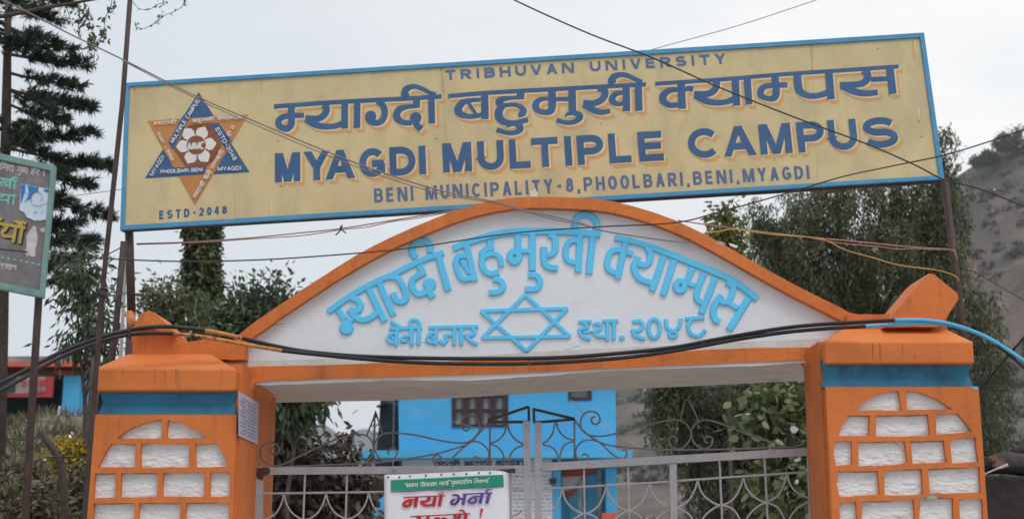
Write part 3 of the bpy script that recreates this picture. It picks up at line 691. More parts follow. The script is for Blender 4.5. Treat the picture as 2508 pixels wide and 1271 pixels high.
for pts, w_ in [([(115, 548), (350, 455), (650, 368), (950, 325), (1300, 318), (1600, 322), (1850, 335), (2105, 362)], 84), ([(290, 500), (405, 985)], 80), ([(300, 640), (190, 660), (145, 730), (180, 870), (230, 950), (300, 965), (380, 930)], 74), ([(215, 710), (335, 890)], 56),
  ([(612, 440), (612, 545)], 82), ([(645, 535), (540, 575), (500, 625), (545, 672)], 76), ([(520, 665), (620, 622), (710, 640), (755, 710), (760, 790)], 70), ([(520, 655), (497, 750), (540, 850), (620, 890), (730, 865)], 80),
  ([(655, 962), (750, 985), (787, 1060), (740, 1130), (600, 1148)], 76), ([(985, 370), (990, 560)], 82), ([(990, 585), (1150, 580)], 70), ([(1180, 340), (1180, 850)], 84), ([(1130, 905), (1235, 915), (1285, 1000), (1235, 1090), (1090, 1098)], 78),
  ([(1410, 360), (1482, 410), (1490, 560), (1440, 625), (1375, 635)], 80), ([(1338, 530), (1342, 720), (1405, 800), (1528, 815)], 82), ([(1828, 365), (1800, 865)], 82), ([(1800, 438), (1700, 450), (1640, 525), (1640, 670), (1690, 722), (1790, 745)], 74), ([(2000, 380), (1945, 890)], 84),
  ([(1775, 300), (1757, 200), (1800, 122), (1900, 92), (2000, 130), (2055, 220), (2040, 320)], 76)]: rr_(z, pts, w_, s)
a = z((940, 660))[0]; rl.ribbon(pT, [(a[0] + 11 * math.cos(R(t)), a[1] + 13 * math.sin(R(t))) for t in range(0, 360, 20)], 17, HT, base=-.001, closed=True, bev=BV)
part('raised_lettering', rl, M['cyan'], gate, 'middle raised word at the crown of the arch'); rl = MB()
z, s = Z(1460, 560, 4.888), 4.888
for pts, w_ in [([(225, 112), (500, 172), (800, 278), (1100, 398), (1400, 518), (1650, 638), (1930, 845)], 70), ([(350, 170), (258, 600)], 72), ([(330, 258), (215, 262), (155, 315), (132, 440), (175, 510), (285, 540)], 68), ([(365, 285), (440, 305)], 66),
  ([(600, 220), (645, 290), (640, 390), (580, 440), (500, 420)], 70), ([(500, 340), (452, 450), (475, 540), (540, 612), (670, 655)], 72), ([(810, 330), (668, 745)], 72), ([(932, 380), (800, 800)], 72),
  ([(1150, 470), (1080, 640)], 70), ([(1070, 640), (1175, 685)], 60), ([(1285, 540), (1205, 770), (1225, 860), (1310, 905)], 70), ([(1425, 590), (1258, 1015)], 72),
  ([(1560, 640), (1640, 700), (1620, 790), (1580, 870), (1500, 890)], 68), ([(1500, 800), (1425, 900), (1400, 1000), (1425, 1085), (1475, 1118)], 74), ([(1480, 870), (1570, 885), (1690, 955)], 62), ([(1825, 830), (1590, 1210)], 76)]: rr_(z, pts, w_, s)
a = z((1005, 690))[0]; rl.ribbon(pT, [(a[0] + 10.5 * math.cos(R(t)), a[1] + 12.5 * math.sin(R(t))) for t in range(0, 360, 20)], 15.5, HT, base=-.001, closed=True, bev=BV)
part('raised_lettering', rl, M['cyan'], gate, 'last raised word, descending the arch')
rl = MB(); BV = 1.4; HT = .012; z, s = Z(930, 700, 3.0585), 3.0585
for it in [([(75, 320), (318, 312)], 26), ([(85, 268), (150, 308)], 26), ([(130, 320), (124, 448)], 27), ([(125, 355), (80, 362), (60, 400), (85, 425), (122, 420)], 22), ([(82, 372), (118, 414)], 13), ([(240, 320), (240, 448)], 28), ([(238, 378), (185, 378), (165, 402), (185, 415), (208, 398)], 24), ([(296, 315), (292, 442)], 28), ([(238, 305), (227, 275), (245, 257), (275, 257), (298, 277), (298, 305)], 23),
  'cut', ([(368, 313), (738, 304)], 26), ([(425, 315), (420, 442)], 27), ([(420, 352), (375, 360), (355, 400), (380, 425), (420, 420)], 22), ([(375, 370), (412, 412)], 13), ([(560, 310), (560, 442)], 28), ([(555, 370), (495, 372), (502, 402), (480, 432), (448, 408)], 24), ([(610, 310), (612, 442)], 28), ([(690, 312), (712, 345), (690, 370), (648, 372), (680, 412), (735, 437)], 26),
  'cut', ([(1490, 271), (1585, 268)], 25), ([(1670, 265), (1787, 262)], 25), ([(1530, 275), (1555, 312), (1498, 330), (1520, 380), (1580, 400)], 25), ([(1520, 350), (1605, 342)], 18), ([(1600, 292), (1640, 282), (1655, 318), (1612, 345), (1630, 375), (1705, 382)], 25), ([(1705, 268), (1703, 408)], 28), ([(1755, 268), (1752, 402)], 28),
  'cut', ([(1893, 270), (1950, 266), (1970, 300), (1940, 335), (1893, 335)], 27), ([(1892, 325), (1915, 375), (1988, 397)], 27), ([(2145, 250), (2150, 308), (2198, 342)], 26), ([(2256, 246), (2240, 308), (2198, 345)], 26), ([(2290, 246), (2430, 241)], 26), ([(2335, 250), (2310, 300), (2330, 358), (2390, 374), (2440, 330)], 27)]:
    if it == 'cut':
        part('raised_lettering', rl, M['cyan'], gate); rl = MB()
    else: rr_(z, it[0], it[1], s)
cl = lambda x, y, a, b: [(x + a * math.cos(R(t)), y + b * math.sin(R(t))) for t in range(0, 360, 24)]
rr_(z, cl(2055, 318, 44, 70), 27, s, closed=True); rr_(z, cl(2196, 364, 28, 22), 22, s, closed=True)
part('raised_lettering', rl, M['cyan'], gate, 'small raised numerals right of the star'); rl = MB()
a = z((1815, 388))[0]; rl.disc(pT, a[0], a[1], 6.5, HT, -.001, BV); part('raised_dot', rl, M['cyan'], gate)
rl = MB()
for tri in ([(1090, 68), (1425, 380), (770, 390)], [(760, 190), (1405, 170), (1100, 488)]):
    for i in range(3):
        a, b = np.array(tri[i], float), np.array(tri[(i + 1) % 3], float)
        rr_(z, [tuple(a), tuple(b)], 27, s, smooth=False)
part('raised_star', rl, M['cyan'], gate, 'raised light blue six pointed star')
zc_ = Z(1460, 560, 4.888)
for pts, m_ in (([(1380, 195), (1450, 172), (1500, 185), (1540, 215), (1500, 238), (1430, 215)], 'chip'), ([(1565, 198), (1680, 228), (1662, 258), (1590, 232)], 'white')):
    part('paint_chip', MB().fill(pT, [rough(zc_(*pts), 4, .8)], .0565), M[m_], gate, 'chipped patch where the coping has lost its orange paint')
part('paint_chip', MB().fill(PY(YF), [rough([(2378, 944.5), (2396, 947), (2395, 953), (2386, 954)], 4, .5)], .002), M['cyan'], gate, 'light blue chip at the corner below the neck band')
part('dark_spot', MB().fill(PY(YF), [rough([(2268, 1218), (2276, 1212), (2294, 1214), (2297, 1219), (2286, 1223), (2273, 1222)], 4, .8)], .002), M['darkmark'], gate)
# crack in the plaster
for pts, w_ in ((Z(560, 780, 3.39)((180, 120), (230, 98), (285, 100), (330, 72), (400, 52), (460, 42)), 1.3), ([(962, 838), (1010, 842), (1032, 838), (1065, 845)], 1), ([(1330, 868), (1380, 858), (1420, 846)], .8)):
    part('plaster_crack', MB().ribbon(pT, pts, w_, .0006), M['slabgrey'], gate)

# ------------------------------------------------------------------ yellow sign board
o = W(1300, 500, 7.78); b0 = W(295, 565, 7.78); b1 = W(2312, 440, 7.78); tm = W(1285, 144, 7.83)
nrm = (b1 - b0).cross(tm - b0).normalized(); nrm = nrm if nrm.y < 0 else -nrm
pS = Pl(b0, nrm)
sign = thing('sign_board', 'long yellow sign board with blue lettering and star emblem above the arch, on rusty posts', 'sign', (W(318, 900, 7.8).x + 2.3, 7.85, 0))
corn = [(308, 205), (2262, 82), (2312, 440), (295, 565)]
part('panel', MB().fill(pS, [[(310, 207), (2260, 85), (2309, 438), (297, 562)]], 0, back=-.012), M['signyellow'], sign)
inn = [(318, 214), (2252, 94), (2299, 431), (306, 553)]
part('frame', MB().fill(pS, [corn, inn], .012, back=-.03), M['signframe'], sign, bevel=.002)
part('backing', MB().fill(pS, [[(312, 209), (2258, 88), (2308, 446), (299, 566)]], -.014, back=-.034), M['rust'], sign)
ps = MB().tube([W(316, 556, 7.84), W(322, 764, 7.84)], 10.5 * 7.84 / F, 12)
ps.tube([W(322, 764, 7.84), (W(322, 764, 7.84).x + .004, 7.84, .0)], 10.5 * 7.84 / F, 12)
part('post', ps, M['rust'], sign, smooth=True)
ps = MB().tube([W(2313, 440, 7.9), W(2352, 760, 7.9), (W(2352, 760, 7.9).x + .02, 7.9, 0)], 9.5 * 7.9 / F, 12)
part('post', ps, M['rust'], sign, smooth=True)
part('post_paint', MB().tube([W(320, 762, 7.84), W(322, 812, 7.84)], 11.6 * 7.84 / F, 12), M['orangecable'], sign, 'orange paint on the foot of the post', smooth=True)
# big lettering with cream outline and orange drop shadow
big = []
ox_ = 0
def tr(z, s, items): 
    for pts, w_ in items: big.append((z(*pts), [q / s for q in w_] if isinstance(w_, list) else w_ / s, ox_))
balls = []
ox_ = 0; z, s = Z(650, 190, 5.452), 5.452
tr(z, s, [([(118, 393), (700, 350), (1300, 315), (1900, 285), (2352, 258)], 58), ([(350, 400), (350, 560), (345, 630), (300, 680), (240, 680), (185, 640), (177, 590), (210, 545), (280, 520), (350, 512), (518, 508)], [90, 90, 90, 88, 84, 84, 80, 76, 72, 72, 66]),
 ([(770, 372), (812, 400), (815, 455), (770, 520), (690, 555), (535, 545)], [90, 90, 88, 86, 80, 75]), ([(540, 560), (640, 618), (740, 655), (860, 660), (960, 645), (1060, 600)], [85, 95, 80, 72, 74, 78]), ([(1062, 320), (1060, 685)], 88), ([(1228, 320), (1224, 678)], 86),
 ([(1500, 320), (1570, 380), (1595, 450), (1585, 530), (1545, 590), (1480, 612), (1410, 600), (1365, 545)], [80, 85, 85, 85, 80, 75, 75, 70]), ([(2020, 290), (2018, 400)], 92), ([(2060, 383), (1900, 395), (1800, 425), (1755, 490), (1770, 555), (1840, 605), (1960, 610)], [50, 60, 85, 100, 95, 75, 62]), ([(2005, 560), (2025, 640), (2085, 695)], [110, 80, 95]),
 ([(2218, 290), (2224, 620)], 86), ([(1885, 268), (1862, 220), (1880, 165), (1940, 132), (2010, 128), (2100, 160), (2200, 212), (2275, 232)], [100, 100, 90, 68, 62, 58, 58, 62])])
for c, q in (((1408, 525), 76), ((2008, 545), 78)): a = z(c)[0]; balls.append((a[0], a[1], q / s))
ox_ = 1; z, s = Z(1090, 160, 4.918), 4.918
tr(z, s, [([(42, 376), (500, 338), (1000, 309), (1500, 283), (2420, 235)], 50), ([(478, 350), (482, 652)], 88), ([(430, 420), (330, 425), (215, 455), (160, 530), (185, 590), (270, 618), (370, 615), (480, 590)], [45, 50, 75, 95, 85, 62, 55, 55]), ([(280, 455), (372, 590)], 40),
 ([(910, 330), (910, 405)], 92), ([(955, 398), (800, 400), (690, 415), (648, 450), (685, 495)], [34, 40, 70, 85, 75]), ([(670, 495), (790, 480), (890, 495), (945, 550), (930, 590), (885, 605)], [60, 45, 55, 80, 70, 50]), ([(690, 500), (650, 560), (655, 630), (720, 690), (840, 700), (1000, 658)], [70, 95, 100, 80, 62, 62]),
 ([(740, 742), (830, 715), (900, 745), (905, 775), (850, 812), (750, 818), (622, 780)], [30, 40, 80, 78, 58, 52, 58]), ([(1288, 310), (1292, 480), (1270, 555), (1200, 572), (1125, 550), (1092, 490), (1125, 430), (1200, 408), (1300, 412), (1490, 412)], [92, 92, 80, 62, 70, 85, 66, 46, 46, 54]), ([(1530, 300), (1536, 580)], 90), ([(1450, 615), (1480, 590), (1560, 580), (1618, 610), (1615, 645), (1555, 685), (1460, 695), (1345, 665)], [25, 40, 60, 85, 75, 56, 54, 58]),
 ([(1850, 275), (1918, 310), (1925, 360), (1880, 425), (1790, 462), (1665, 460)], [88, 88, 84, 78, 70, 74]), ([(1672, 470), (1780, 540), (1880, 570), (1992, 555)], [90, 80, 66, 52]), ([(2180, 260), (2187, 557)], 86), ([(2140, 335), (2060, 350), (2012, 400), (2030, 450), (2090, 472), (2180, 455)], [46, 62, 78, 72, 52, 48]), ([(2328, 250), (2336, 552)], 86),
 ([(2025, 230), (2008, 190), (2040, 142), (2110, 120), (2190, 128), (2280, 170), (2372, 212)], [92, 92, 78, 60, 58, 54, 56])])
ox_ = 2; z, s = Z(1590, 130, 3.981), 3.981
tr(z, s, [([(58, 304), (700, 262), (1300, 212), (1900, 172), (2432, 135)], 38), ([(310, 290), (322, 546)], 74), ([(280, 362), (200, 368), (138, 415), (140, 470), (200, 512), (310, 505)], [42, 54, 72, 72, 52, 50]), ([(330, 372), (380, 348), (428, 362)], [40, 46, 54]),
 ([(640, 262), (658, 310), (630, 370), (560, 405), (440, 402)], [66, 66, 64, 60, 58]), ([(445, 415), (540, 465), (640, 488), (740, 482), (835, 450)], [62, 68, 54, 52, 58]), ([(838, 260), (852, 515)], 70), ([(955, 250), (972, 505)], 68), ([(1225, 230), (1238, 385), (1215, 440), (1155, 448), (1095, 420), (1088, 370), (1130, 330), (1230, 318), (1348, 316)], [70, 70, 64, 46, 62, 66, 54, 48, 52]),
 ([(1443, 215), (1456, 345), (1490, 395), (1560, 422), (1650, 418), (1765, 382)], [75, 78, 68, 56, 54, 60]), ([(1750, 195), (1772, 455)], 74), ([(2090, 175), (2128, 215), (2115, 270), (2050, 308), (1860, 316)], [70, 72, 68, 60, 56]), ([(1872, 325), (1980, 372), (2090, 398), (2228, 388)], [62, 68, 58, 54]), ([(2160, 262), (2330, 255)], 48), ([(2345, 150), (2374, 404)], 74)])
lat = []
for (ox, oy, sc, top, bot, items) in (
  (660, 270, 5.016, ((70, 535), (1920, 437)), ((70, 890), (1922, 788)), [('M', 70, 380), ('Y', 430, 735), ('A', 685, 1055), ('G', 1105, 1420), ('D', 1478, 1795), ('I', 1838, 1922)]),
  (1070, 290, 4.251, ((57, 266), (2340, 133)), ((65, 568), (2370, 440)), [('M', 62, 362), ('U', 425, 697), ('L', 755, 990), ('T', 980, 1272), ('I', 1332, 1404), ('P', 1462, 1735), ('L', 1790, 2035), ('E', 2098, 2368)]),
  (1640, 270, 4.324, ((195, 205), (2400, 68)), ((195, 518), (2400, 392)), [('C', 195, 525), ('A', 560, 910), ('M', 952, 1288), ('P', 1352, 1636), ('U', 1682, 1982), ('S', 2045, 2412)])):
    q = lambda p: (ox + p[0] / sc, oy + p[1] / sc)
    for c, a, b in items: lat.append((c, ox + a / sc, ox + b / sc, (q(top[0]), q(top[1])), (q(bot[0]), q(bot[1])), ox))
def biglayer(off, grow, h, wd):
    mb = MB(); mv = lambda p: (p[0] + off[0], p[1] + off[1])
    for pts, w_, k in big:
        if k == wd: mb.ribbon(pS, [mv(p) for p in pts], [q + grow for q in w_] if isinstance(w_, list) else w_ + grow, h)
    if wd == 0:
        for a, b, q in balls: mb.disc(pS, a + off[0], b + off[1], q + grow / 2, h)
    m2 = MB()
    for c, a, b, t, bo, k in lat:
        if k == (660, 1070, 1640)[wd]: glyph(c, m2, pS, a - grow / 2, b + grow / 2, t, bo, 16.5 + grow, h, (.0, .14), off)
    return mb, m2
for off, grow, h, m, nm in (((10.2, 10.8), .5, .0004, 'signshadow', 'letter_shadow'), ((3.2, 3.6), 2.6, .0024, 'signcream', 'letter_outline'), ((0, 0), 0, .0044, 'signblue', 'lettering')):
    for wd in range(3):
        d_, l_ = biglayer(off, grow, h, wd)
        part(nm, d_, M[m], sign); part(nm, l_, M[m], sign)
latin_words('TRIBHUVAN UNIVERSITY', 'lettering', pS, 1090, 1777, ((1089, 173), (1778, 131.5)), ((1089, 197.5), (1778, 157)), 6.4, .001, M['signsoft'], sign, 'faded blue capitals along the top', (0.05, .12), gap=.3)
latin_words('BENI MUNICIPALITY-8,PHOOLBARI,BENI,MYAGDI', 'lettering', pS, 916, 1982, ((915, 462), (1983, 405.5)), ((915, 497), (1983, 438)), 6.6, .001, M['signsoft'], sign, 'blue capitals of the address along the bottom', (0.03, .12), gap=.26)
sm = MB(); latin('ESTD-2048', sm, pS, 390, 556, ((390, 516.5), (556, 504)), ((390, 538), (556, 523.5)), 4.6, .001, gap=.35)
part('lettering', sm, M['signblue'], sign, 'small blue founding year under the emblem')
# emblem: two interlaced triangles, a lotus and lettering
em = MB(); z = Z(340, 210, 3.738)
em_up = z((548, 60), (1015, 793), (55, 850)); em_dn = z((78, 325), (1005, 265), (515, 1095))
emb = part('emblem', MB().fill(pS, [em_up], .0012), M['signblue'], sign, 'blue upright triangle of the emblem with lettering')
part('emblem_triangle', MB().fill(pS, [em_dn], .0022), M['emorange'], emb)
lap = MB(); lap.fill(pS, [z((410, 270), (485, 270), (310, 590), (270, 520))], .0032)
lap.fill(pS, [z((648, 347), (735, 345), (850, 510), (800, 600))], .0032); lap.fill(pS, [z((300, 752), (625, 742), (595, 815), (360, 830))], .0032)
part('emblem_overlap', lap, M['signblue'], emb)
hx = MB().fill(pS, [z((462, 362), (648, 347), (760, 545), (690, 680), (620, 742), (430, 742), (318, 580))], .0042)
part('emblem_hexagon', hx, M['embrown'], emb)
lo = MB(); c0 = z((528, 548))[0]
for k in range(6):
    a = R(-60 * k + 65); d = np.array((math.cos(a), -math.sin(a))); q = np.array((d[1], -d[0])); c = np.array(c0)
    prof = [(14, 0), (20, 9), (30, 15), (39, 14), (44, 8), (50, 0)]
    lo.fill(pS, [[tuple(c + d * u + q * v) for u, v in prof] + [tuple(c + d * u - q * v) for u, v in prof[-2:0:-1]]], .0052 + k * 5e-5)
lo.disc(pS, c0[0], c0[1], 26, .0058)
part('emblem_lotus', lo, M['emwhite'], emb)
part('emblem_disc', MB().disc(pS, c0[0], c0[1], 23.5, .0068), M['embrown'], emb)
et = MB()
def along(txt, a, b, hgt, w_, h=.0078, slant=0, gap=.25):
    # capitals along an arbitrary base line a -> b
    d = np.array(b, float) - np.array(a, float); Ln = np.linalg.norm(d); d /= Ln; nn = np.array((d[1], -d[0]))
    tot = sum(LW.get(c, .7) for c in txt) + gap * (len(txt) - 1); sc = Ln / tot; x = 0
    for c in txt:
        cw = LW.get(c, .7)
        for st_ in LAT.get(c, []):
            pts = [tuple(np.array(a) + d * ((x + u * cw) * sc + slant * min(max(v, 0), 1) * hgt) + nn * min(max(v, 0), 1) * hgt) for u, v in st_]
            et.ribbon(pS, pts, w_, h, smooth=False)
        x += cw + gap
zz = lambda p: z(p)[0]
along('MMC', zz((455, 590)), zz((595, 580)), 16, 4.2, slant=.2)
along('MYAGDI', zz((130, 832)), zz((240, 655)), 8.5, 1.9); along('MULTIPLE CAMPUS', zz((318, 530)), zz((560, 148)), 9, 2.0)
along('ESTD-2048', zz((705, 405)), zz((872, 692)), 9, 2.0); along('PHOOLBARI,BENI', zz((207, 808)), zz((590, 788)), 8, 1.9); along('MYAGDI', zz((728, 785)), zz((942, 776)), 9, 2.0)
dev([CAMPUS[0]], et, pS, zz((140, 372)), zz((355, 358)), 8, 1.7, .0078); dev([['b', 'h', 'u', 'm', 'kh', 'I']], et, pS, zz((495, 348)), zz((700, 330)), 8, 1.7, .0078); dev([CAMPUS[2]], et, pS, zz((725, 325)), zz((955, 315)), 8, 1.7, .0078)
dev([['2', '0', '4', '8'], ['-'], ['s', 'th', 'A']], et, pS, zz((170, 440)), zz((300, 700)), 8, 1.7, .0078)
dev([['m', 'y', 'A', 'G', 'd', 'I'], ['b', 'e', 'n', 'I'], ['ph', 'l', 'b', 'A', 'r', 'I']], et, pS, zz((530, 1040)), zz((790, 610)), 9, 1.8, .0078)
dev([['h', 'I'], ['n']], et, pS, zz((845, 480)), zz((890, 385)), 9, 1.8, .0078)
part('emblem_lettering', et, M['emtext'], emb)
# peeled patch and dribbles on the board
pt = MB()
for px, py, l in ((1332, 183, 20), (2130, 105, 14), (2240, 100, 28), (664, 490, 40), (2250, 265, 24), (480, 208, 12)): part('paint_scuff', MB().ribbon(pS, [(px, py), (px + 2, py + l)], [2.6, 1.4], .0004), M['scuff'], sign)
pt.fill(pS, [rough([(1298, 470), (1312, 462), (1318, 478), (1316, 488), (1296, 488)], 5, 1.2)], .0092)
part('paint_scuff', pt, M['scuff'], sign)
ru = MB()
for px, py, l, w_ in ((1082, 168, 62, 9), (1986, 106, 70, 8), (640, 196, 30, 6), (1500, 140, 36, 5), (330, 216, 46, 7), (2236, 100, 50, 7)): part('rust_run', MB().ribbon(pS, [(px, py), (px + l * .06, py + l)], [w_, w_ * .4], .00025), M['rustrun'], sign)
se = MB()
for px, py in ((681, 346), (1068, 340), (1472, 303), (2250, 297), (2256, 336), (688, 457), (1300, 475), (1897, 389), (560, 300), (2150, 120)): part('nail', MB().disc(pS, px, py, 1.6, .0006), M['darkpipe'], sign)
for px, a, b in ((1084, 170, 500), (1986, 110, 455), (560, 200, 540)): part('sheet_seam', MB().ribbon(pS, [(px, a), (px + (b - a) * .05, b)], .9, .0003), M['seam'], sign)

# ------------------------------------------------------------------ iron gate leaves
YG = 7.56; pG = PY(YG)
def leaf(label, posts, bars, rods, scrolls, dark, loc):
    t = thing('gate_leaf', label, 'gate', loc, 'leaves of the iron gate')
    for q in posts: part('post', MB().ribbon(pG, q[:2], q[2], .02, base=-.022, smooth=False), M['gatesilver'], t)
    for q in bars: part('rail', MB().ribbon(pG, q[:2], q[2], .017, base=-.02, smooth=False), M['gatesilver'], t)
    for q in rods: part('rod', MB().rod(pG, q, 5.5, smooth=False), M['gatesilver'], t)
    for q in scrolls[0]: part('scroll', MB().rod(pG, q, 4.5, .004), M['gateiron'], t, smooth=True)
    for q in scrolls[1]: part('arc', MB().rod(pG, q, 4.7, -.004), M['gatesilver'], t, smooth=True)
    for q in dark: part('crest_bar', MB().ribbon(pG, q, 6.5, .012, base=-.01, smooth=False), M['gatedark'], t)
    return t
YB_ = 2350
def cups(xs, y, dep, dy=0):
    out = []
    for a, b in zip(xs, xs[1:]):
        m = (a[0] + b[0]) / 2; my = (a[1] + b[1]) / 2 + dep
        out.append([a, (a[0] + (b[0] - a[0]) * .06, a[1] + dep * .38), (a[0] + (b[0] - a[0]) * .22, my - dep * .22), (m, my), (b[0] - (b[0] - a[0]) * .22, my - dep * .22), (b[0] - (b[0] - a[0]) * .06, b[1] + dep * .38), b])
    return out
z = Z(620, 970, 3.583)
sl = [z(*q) for q in [
 [(180, 445), (157, 462), (158, 490), (185, 506), (215, 500), (230, 465), (215, 430), (170, 405), (120, 415), (75, 455), (68, 520), (110, 580), (200, 612), (300, 580), (500, 480), (700, 390), (850, 345), (930, 332), (1000, 350), (1045, 400), (1058, 470), (1040, 530), (1000, 575), (960, 585), (905, 570), (880, 530), (890, 500), (925, 488), (955, 505), (955, 545)],
 [(1190, 512), (1188, 478), (1225, 455), (1258, 475), (1258, 515), (1230, 550), (1180, 568), (1120, 545), (1080, 500), (1065, 450), (1080, 390), (1130, 335), (1200, 320), (1300, 325), (1450, 345), (1600, 380), (1750, 405), (1850, 408), (1920, 385), (1970, 330), (1990, 280), (1965, 205), (1895, 165), (1845, 185), (1828, 240), (1840, 285), (1870, 302), (1905, 280)],
 [(210, 622), (600, 605), (950, 590), (1200, 570), (1400, 540), (1600, 505), (1800, 450), (1900, 410), (1960, 350), (2060, 235), (2075, 210)],
 [(1910, 395), (1800, 490), (1720, 570), (1670, 605), (1620, 610), (1585, 580), (1580, 540), (1610, 515), (1645, 530), (1645, 560), (1615, 565)],
 [(1900, 405), (1960, 395), (2020, 425), (2065, 480), (2065, 550), (2030, 600), (1980, 605), (1930, 580), (1925, 550), (1950, 530), (1990, 545)],
 [(2078, 215), (2078, 618)], [(2225, 225), (2222, 270), (2200, 330), (2150, 385), (2085, 412)], [(2235, 225), (2238, 270), (2262, 330), (2310, 385), (2372, 422)], [(2085, 418), (2150, 450), (2195, 510), (2208, 615)], [(2372, 428), (2300, 460), (2255, 520), (2240, 615)],
 [(995, 350), (1075, 150)], [(1140, 332), (1078, 150)], [(1068, 180), (1062, 425)], [(1228, 570), (1228, 625)]]]
xs = [(642 - 50, 1208), (695, 1207), (798, 1205), (903, 1203), (1006, 1202), (1108, 1200), (1211, 1198), (1300, 1196)]
def mirror_down(cs, shift, step):   # lower rows of the same pattern, out of the frame
    return [[(x + step / 2, 2 * shift - y) for x, y in c] for c in cs]
cl_ = [[p for p in c if 640 < p[0] < 1283] for c in cups(xs, 0, 66)]; cl_ = [c for c in cl_ if len(c) > 2]
up_ = [[(x, 2 * 1273 - y) for x, y in c] for c in cl_]
gl = leaf('left gate leaf of silver bars and iron scrolls, carrying the white banner',
  [((634, 1143), (618, YB_), 21), ((1289.5, 1031), (1312, YB_), 17), ((955, 1160), (950, YB_), 15)],
  [((634, 1153), (1283, 1148), 18), ((626, 1800), (1300, 1795), 16), ((622, 2330), (1308, 2330), 18)],
  [[(643, 1208), (1283, 1199)]] + [[(x, 1160), (x - (1254 - x) * .05, 1795)] for x in (747, 850, 1056, 1159, 1250)],
  (sl, cl_ + up_), [z((2060, 212), (2418, 92)), z((2418, 90), (2420, 225)), z((2055, 228), (2420, 224)), z((1066, 185), (1075, 145), (1084, 185))], W(960, 1271, YG) * 1)
z = Z(1280, 950, 3.389)
sr = [z(*q) for q in [
 [(600, 235), (570, 255), (580, 292), (612, 300), (640, 275), (635, 230), (600, 200), (555, 195), (505, 220), (480, 280), (490, 340), (540, 385), (620, 400), (720, 390), (850, 355), (1000, 315), (1120, 285), (1220, 265), (1300, 268), (1360, 300), (1390, 350), (1395, 400), (1375, 450), (1330, 495), (1290, 508), (1240, 490), (1215, 450), (1225, 415), (1250, 402), (1280, 420), (1275, 455)],
 [(1540, 460), (1510, 440), (1515, 410), (1545, 400), (1575, 420), (1570, 465), (1540, 495), (1500, 505), (1450, 480), (1410, 430), (1400, 360), (1420, 310), (1470, 275), (1530, 265), (1620, 285), (1750, 335), (1900, 395), (2050, 445), (2180, 485), (2270, 485), (2340, 450), (2385, 410)],
 [(430, 260), (480, 330), (540, 385), (620, 440), (720, 475), (850, 490), (1030, 503), (1280, 512), (1600, 510), (2000, 498), (2300, 488)],
 [(560, 400), (650, 460), (730, 535), (800, 580), (850, 575), (865, 540), (850, 510), (830, 520)], [(620, 440), (560, 430), (500, 440), (455, 480), (440, 530), (450, 580), (490, 605), (530, 600), (545, 570), (520, 545), (490, 560)],
 [(430, 255), (430, 612)], [(270, 285), (250, 370), (210, 430), (165, 462)], [(280, 285), (300, 350), (350, 405), (425, 435)], [(170, 470), (240, 490), (285, 540), (300, 625)], [(425, 440), (350, 470), (315, 540), (308, 625)],
 [(1310, 262), (1350, 95)], [(1350, 95), (1375, 95)], [(1375, 95), (1462, 272)], [(1235, 515), (1237, 570)]]]
xs = [(1268, 1203), (1377, 1195), (1485, 1187), (1590, 1180), (1709, 1174), (1821, 1166), (1928, 1158), (2040, 1150)]
cr_ = [[p for p in c if 1328 < p[0] < 1985] for c in cups(xs, 0, 66)]; cr_ = [c for c in cr_ if len(c) > 2]
up_ = [[(x, 2 * (1264 - (x - 1320) * .062) - y) for x, y in c] for c in cr_]
leaf('right gate leaf of silver bars and iron scrolls, its top rail rising to the right',
  [((1318, 1034), (1322, YB_), 17), ((1986, 1098), (2030, YB_), 18), ((1648, 1136), (1664, YB_), 17)],
  [((1327, 1143), (1988, 1105), 19), ((1325, 1800), (2010, 1780), 16), ((1322, 2330), (2026, 2325), 18)],
  [[(1329, 1197), (1641, 1179)], [(1656, 1177), (1979, 1155)]] + [[(x, y), (x + (x - 1254) * .06, 1790)] for x, y in ((1430, 1145), (1538, 1138), (1762, 1126), (1872, 1120))],
  (sr, cr_ + up_), [z((92, 175), (430, 256)), z((92, 168), (96, 285)), z((92, 287), (430, 258))], W(1660, 1271, YG) * 1)
rs_ = MB(); zz2 = Z(620, 970, 3.583)
rs_.fill(PY(YG - .022), [rough(zz2((22, 630), (140, 622), (150, 660), (130, 690), (95, 700), (80, 740), (40, 720), (20, 690)), 6, 1)], 0)
part('rust_patch', rs_, M['darkpipe'], gl)
part('rail_patch', MB().fill(PY(YG - .024), [zz2((2130, 645), (2300, 632), (2302, 672), (2200, 680))], 0, back=-.003), M['rust'], gl, 'rusty brown plate under the rail')

# ------------------------------------------------------------------ admission banner on the left leaf
pB = PY(YG - .05)
ban = thing('banner', 'white printed banner with a green stripe and red and purple words, tied to the gate', 'banner', W(1095, 1271, YG - .05))
z = Z(930, 1130, 7.6); s = 7.6
sheet = MB(); nxs, nys = 30, 22
def bpx(i, j):
    u = i / nxs; v = j / nys
    x0 = 941 + 4 * v; x1 = 1247 + 3 * v; yt = 1162.5 - 12.5 * u + (8 * max(0, (u - .88) / .12) ** 2); return x0 + (x1 - x0) * u, yt + v * 330
for j in range(nys + 1):
    for i in range(nxs + 1):
        u, v = i / nxs, j / nys
        d = .010 * math.sin(u * 9 + 1.3) * (1 - v * .4) + .007 * math.sin(u * 21 + v * 5) * max(0, 1 - 3 * v) - .03 * max(0, (u - .92) / .08) ** 2 * max(0, 1 - v * 5)
        sheet.v.append(tuple(pB.p(*bpx(i, j), d)))
for j in range(nys):
    for i in range(nxs):
        a = j * (nxs + 1) + i; sheet.f.append((a, a + 1, a + nxs + 2, a + nxs + 1))
o_ = part('sheet', sheet, M['banner'], ban, smooth=True)
mm = o_.modifiers.new('thick', 'SOLIDIFY'); mm.thickness = .002; mm.offset = 1
def bh(px):   # follow the waves of the sheet
    u = (px - 941) / 306; return .010 * math.sin(u * 9 + 1.3)
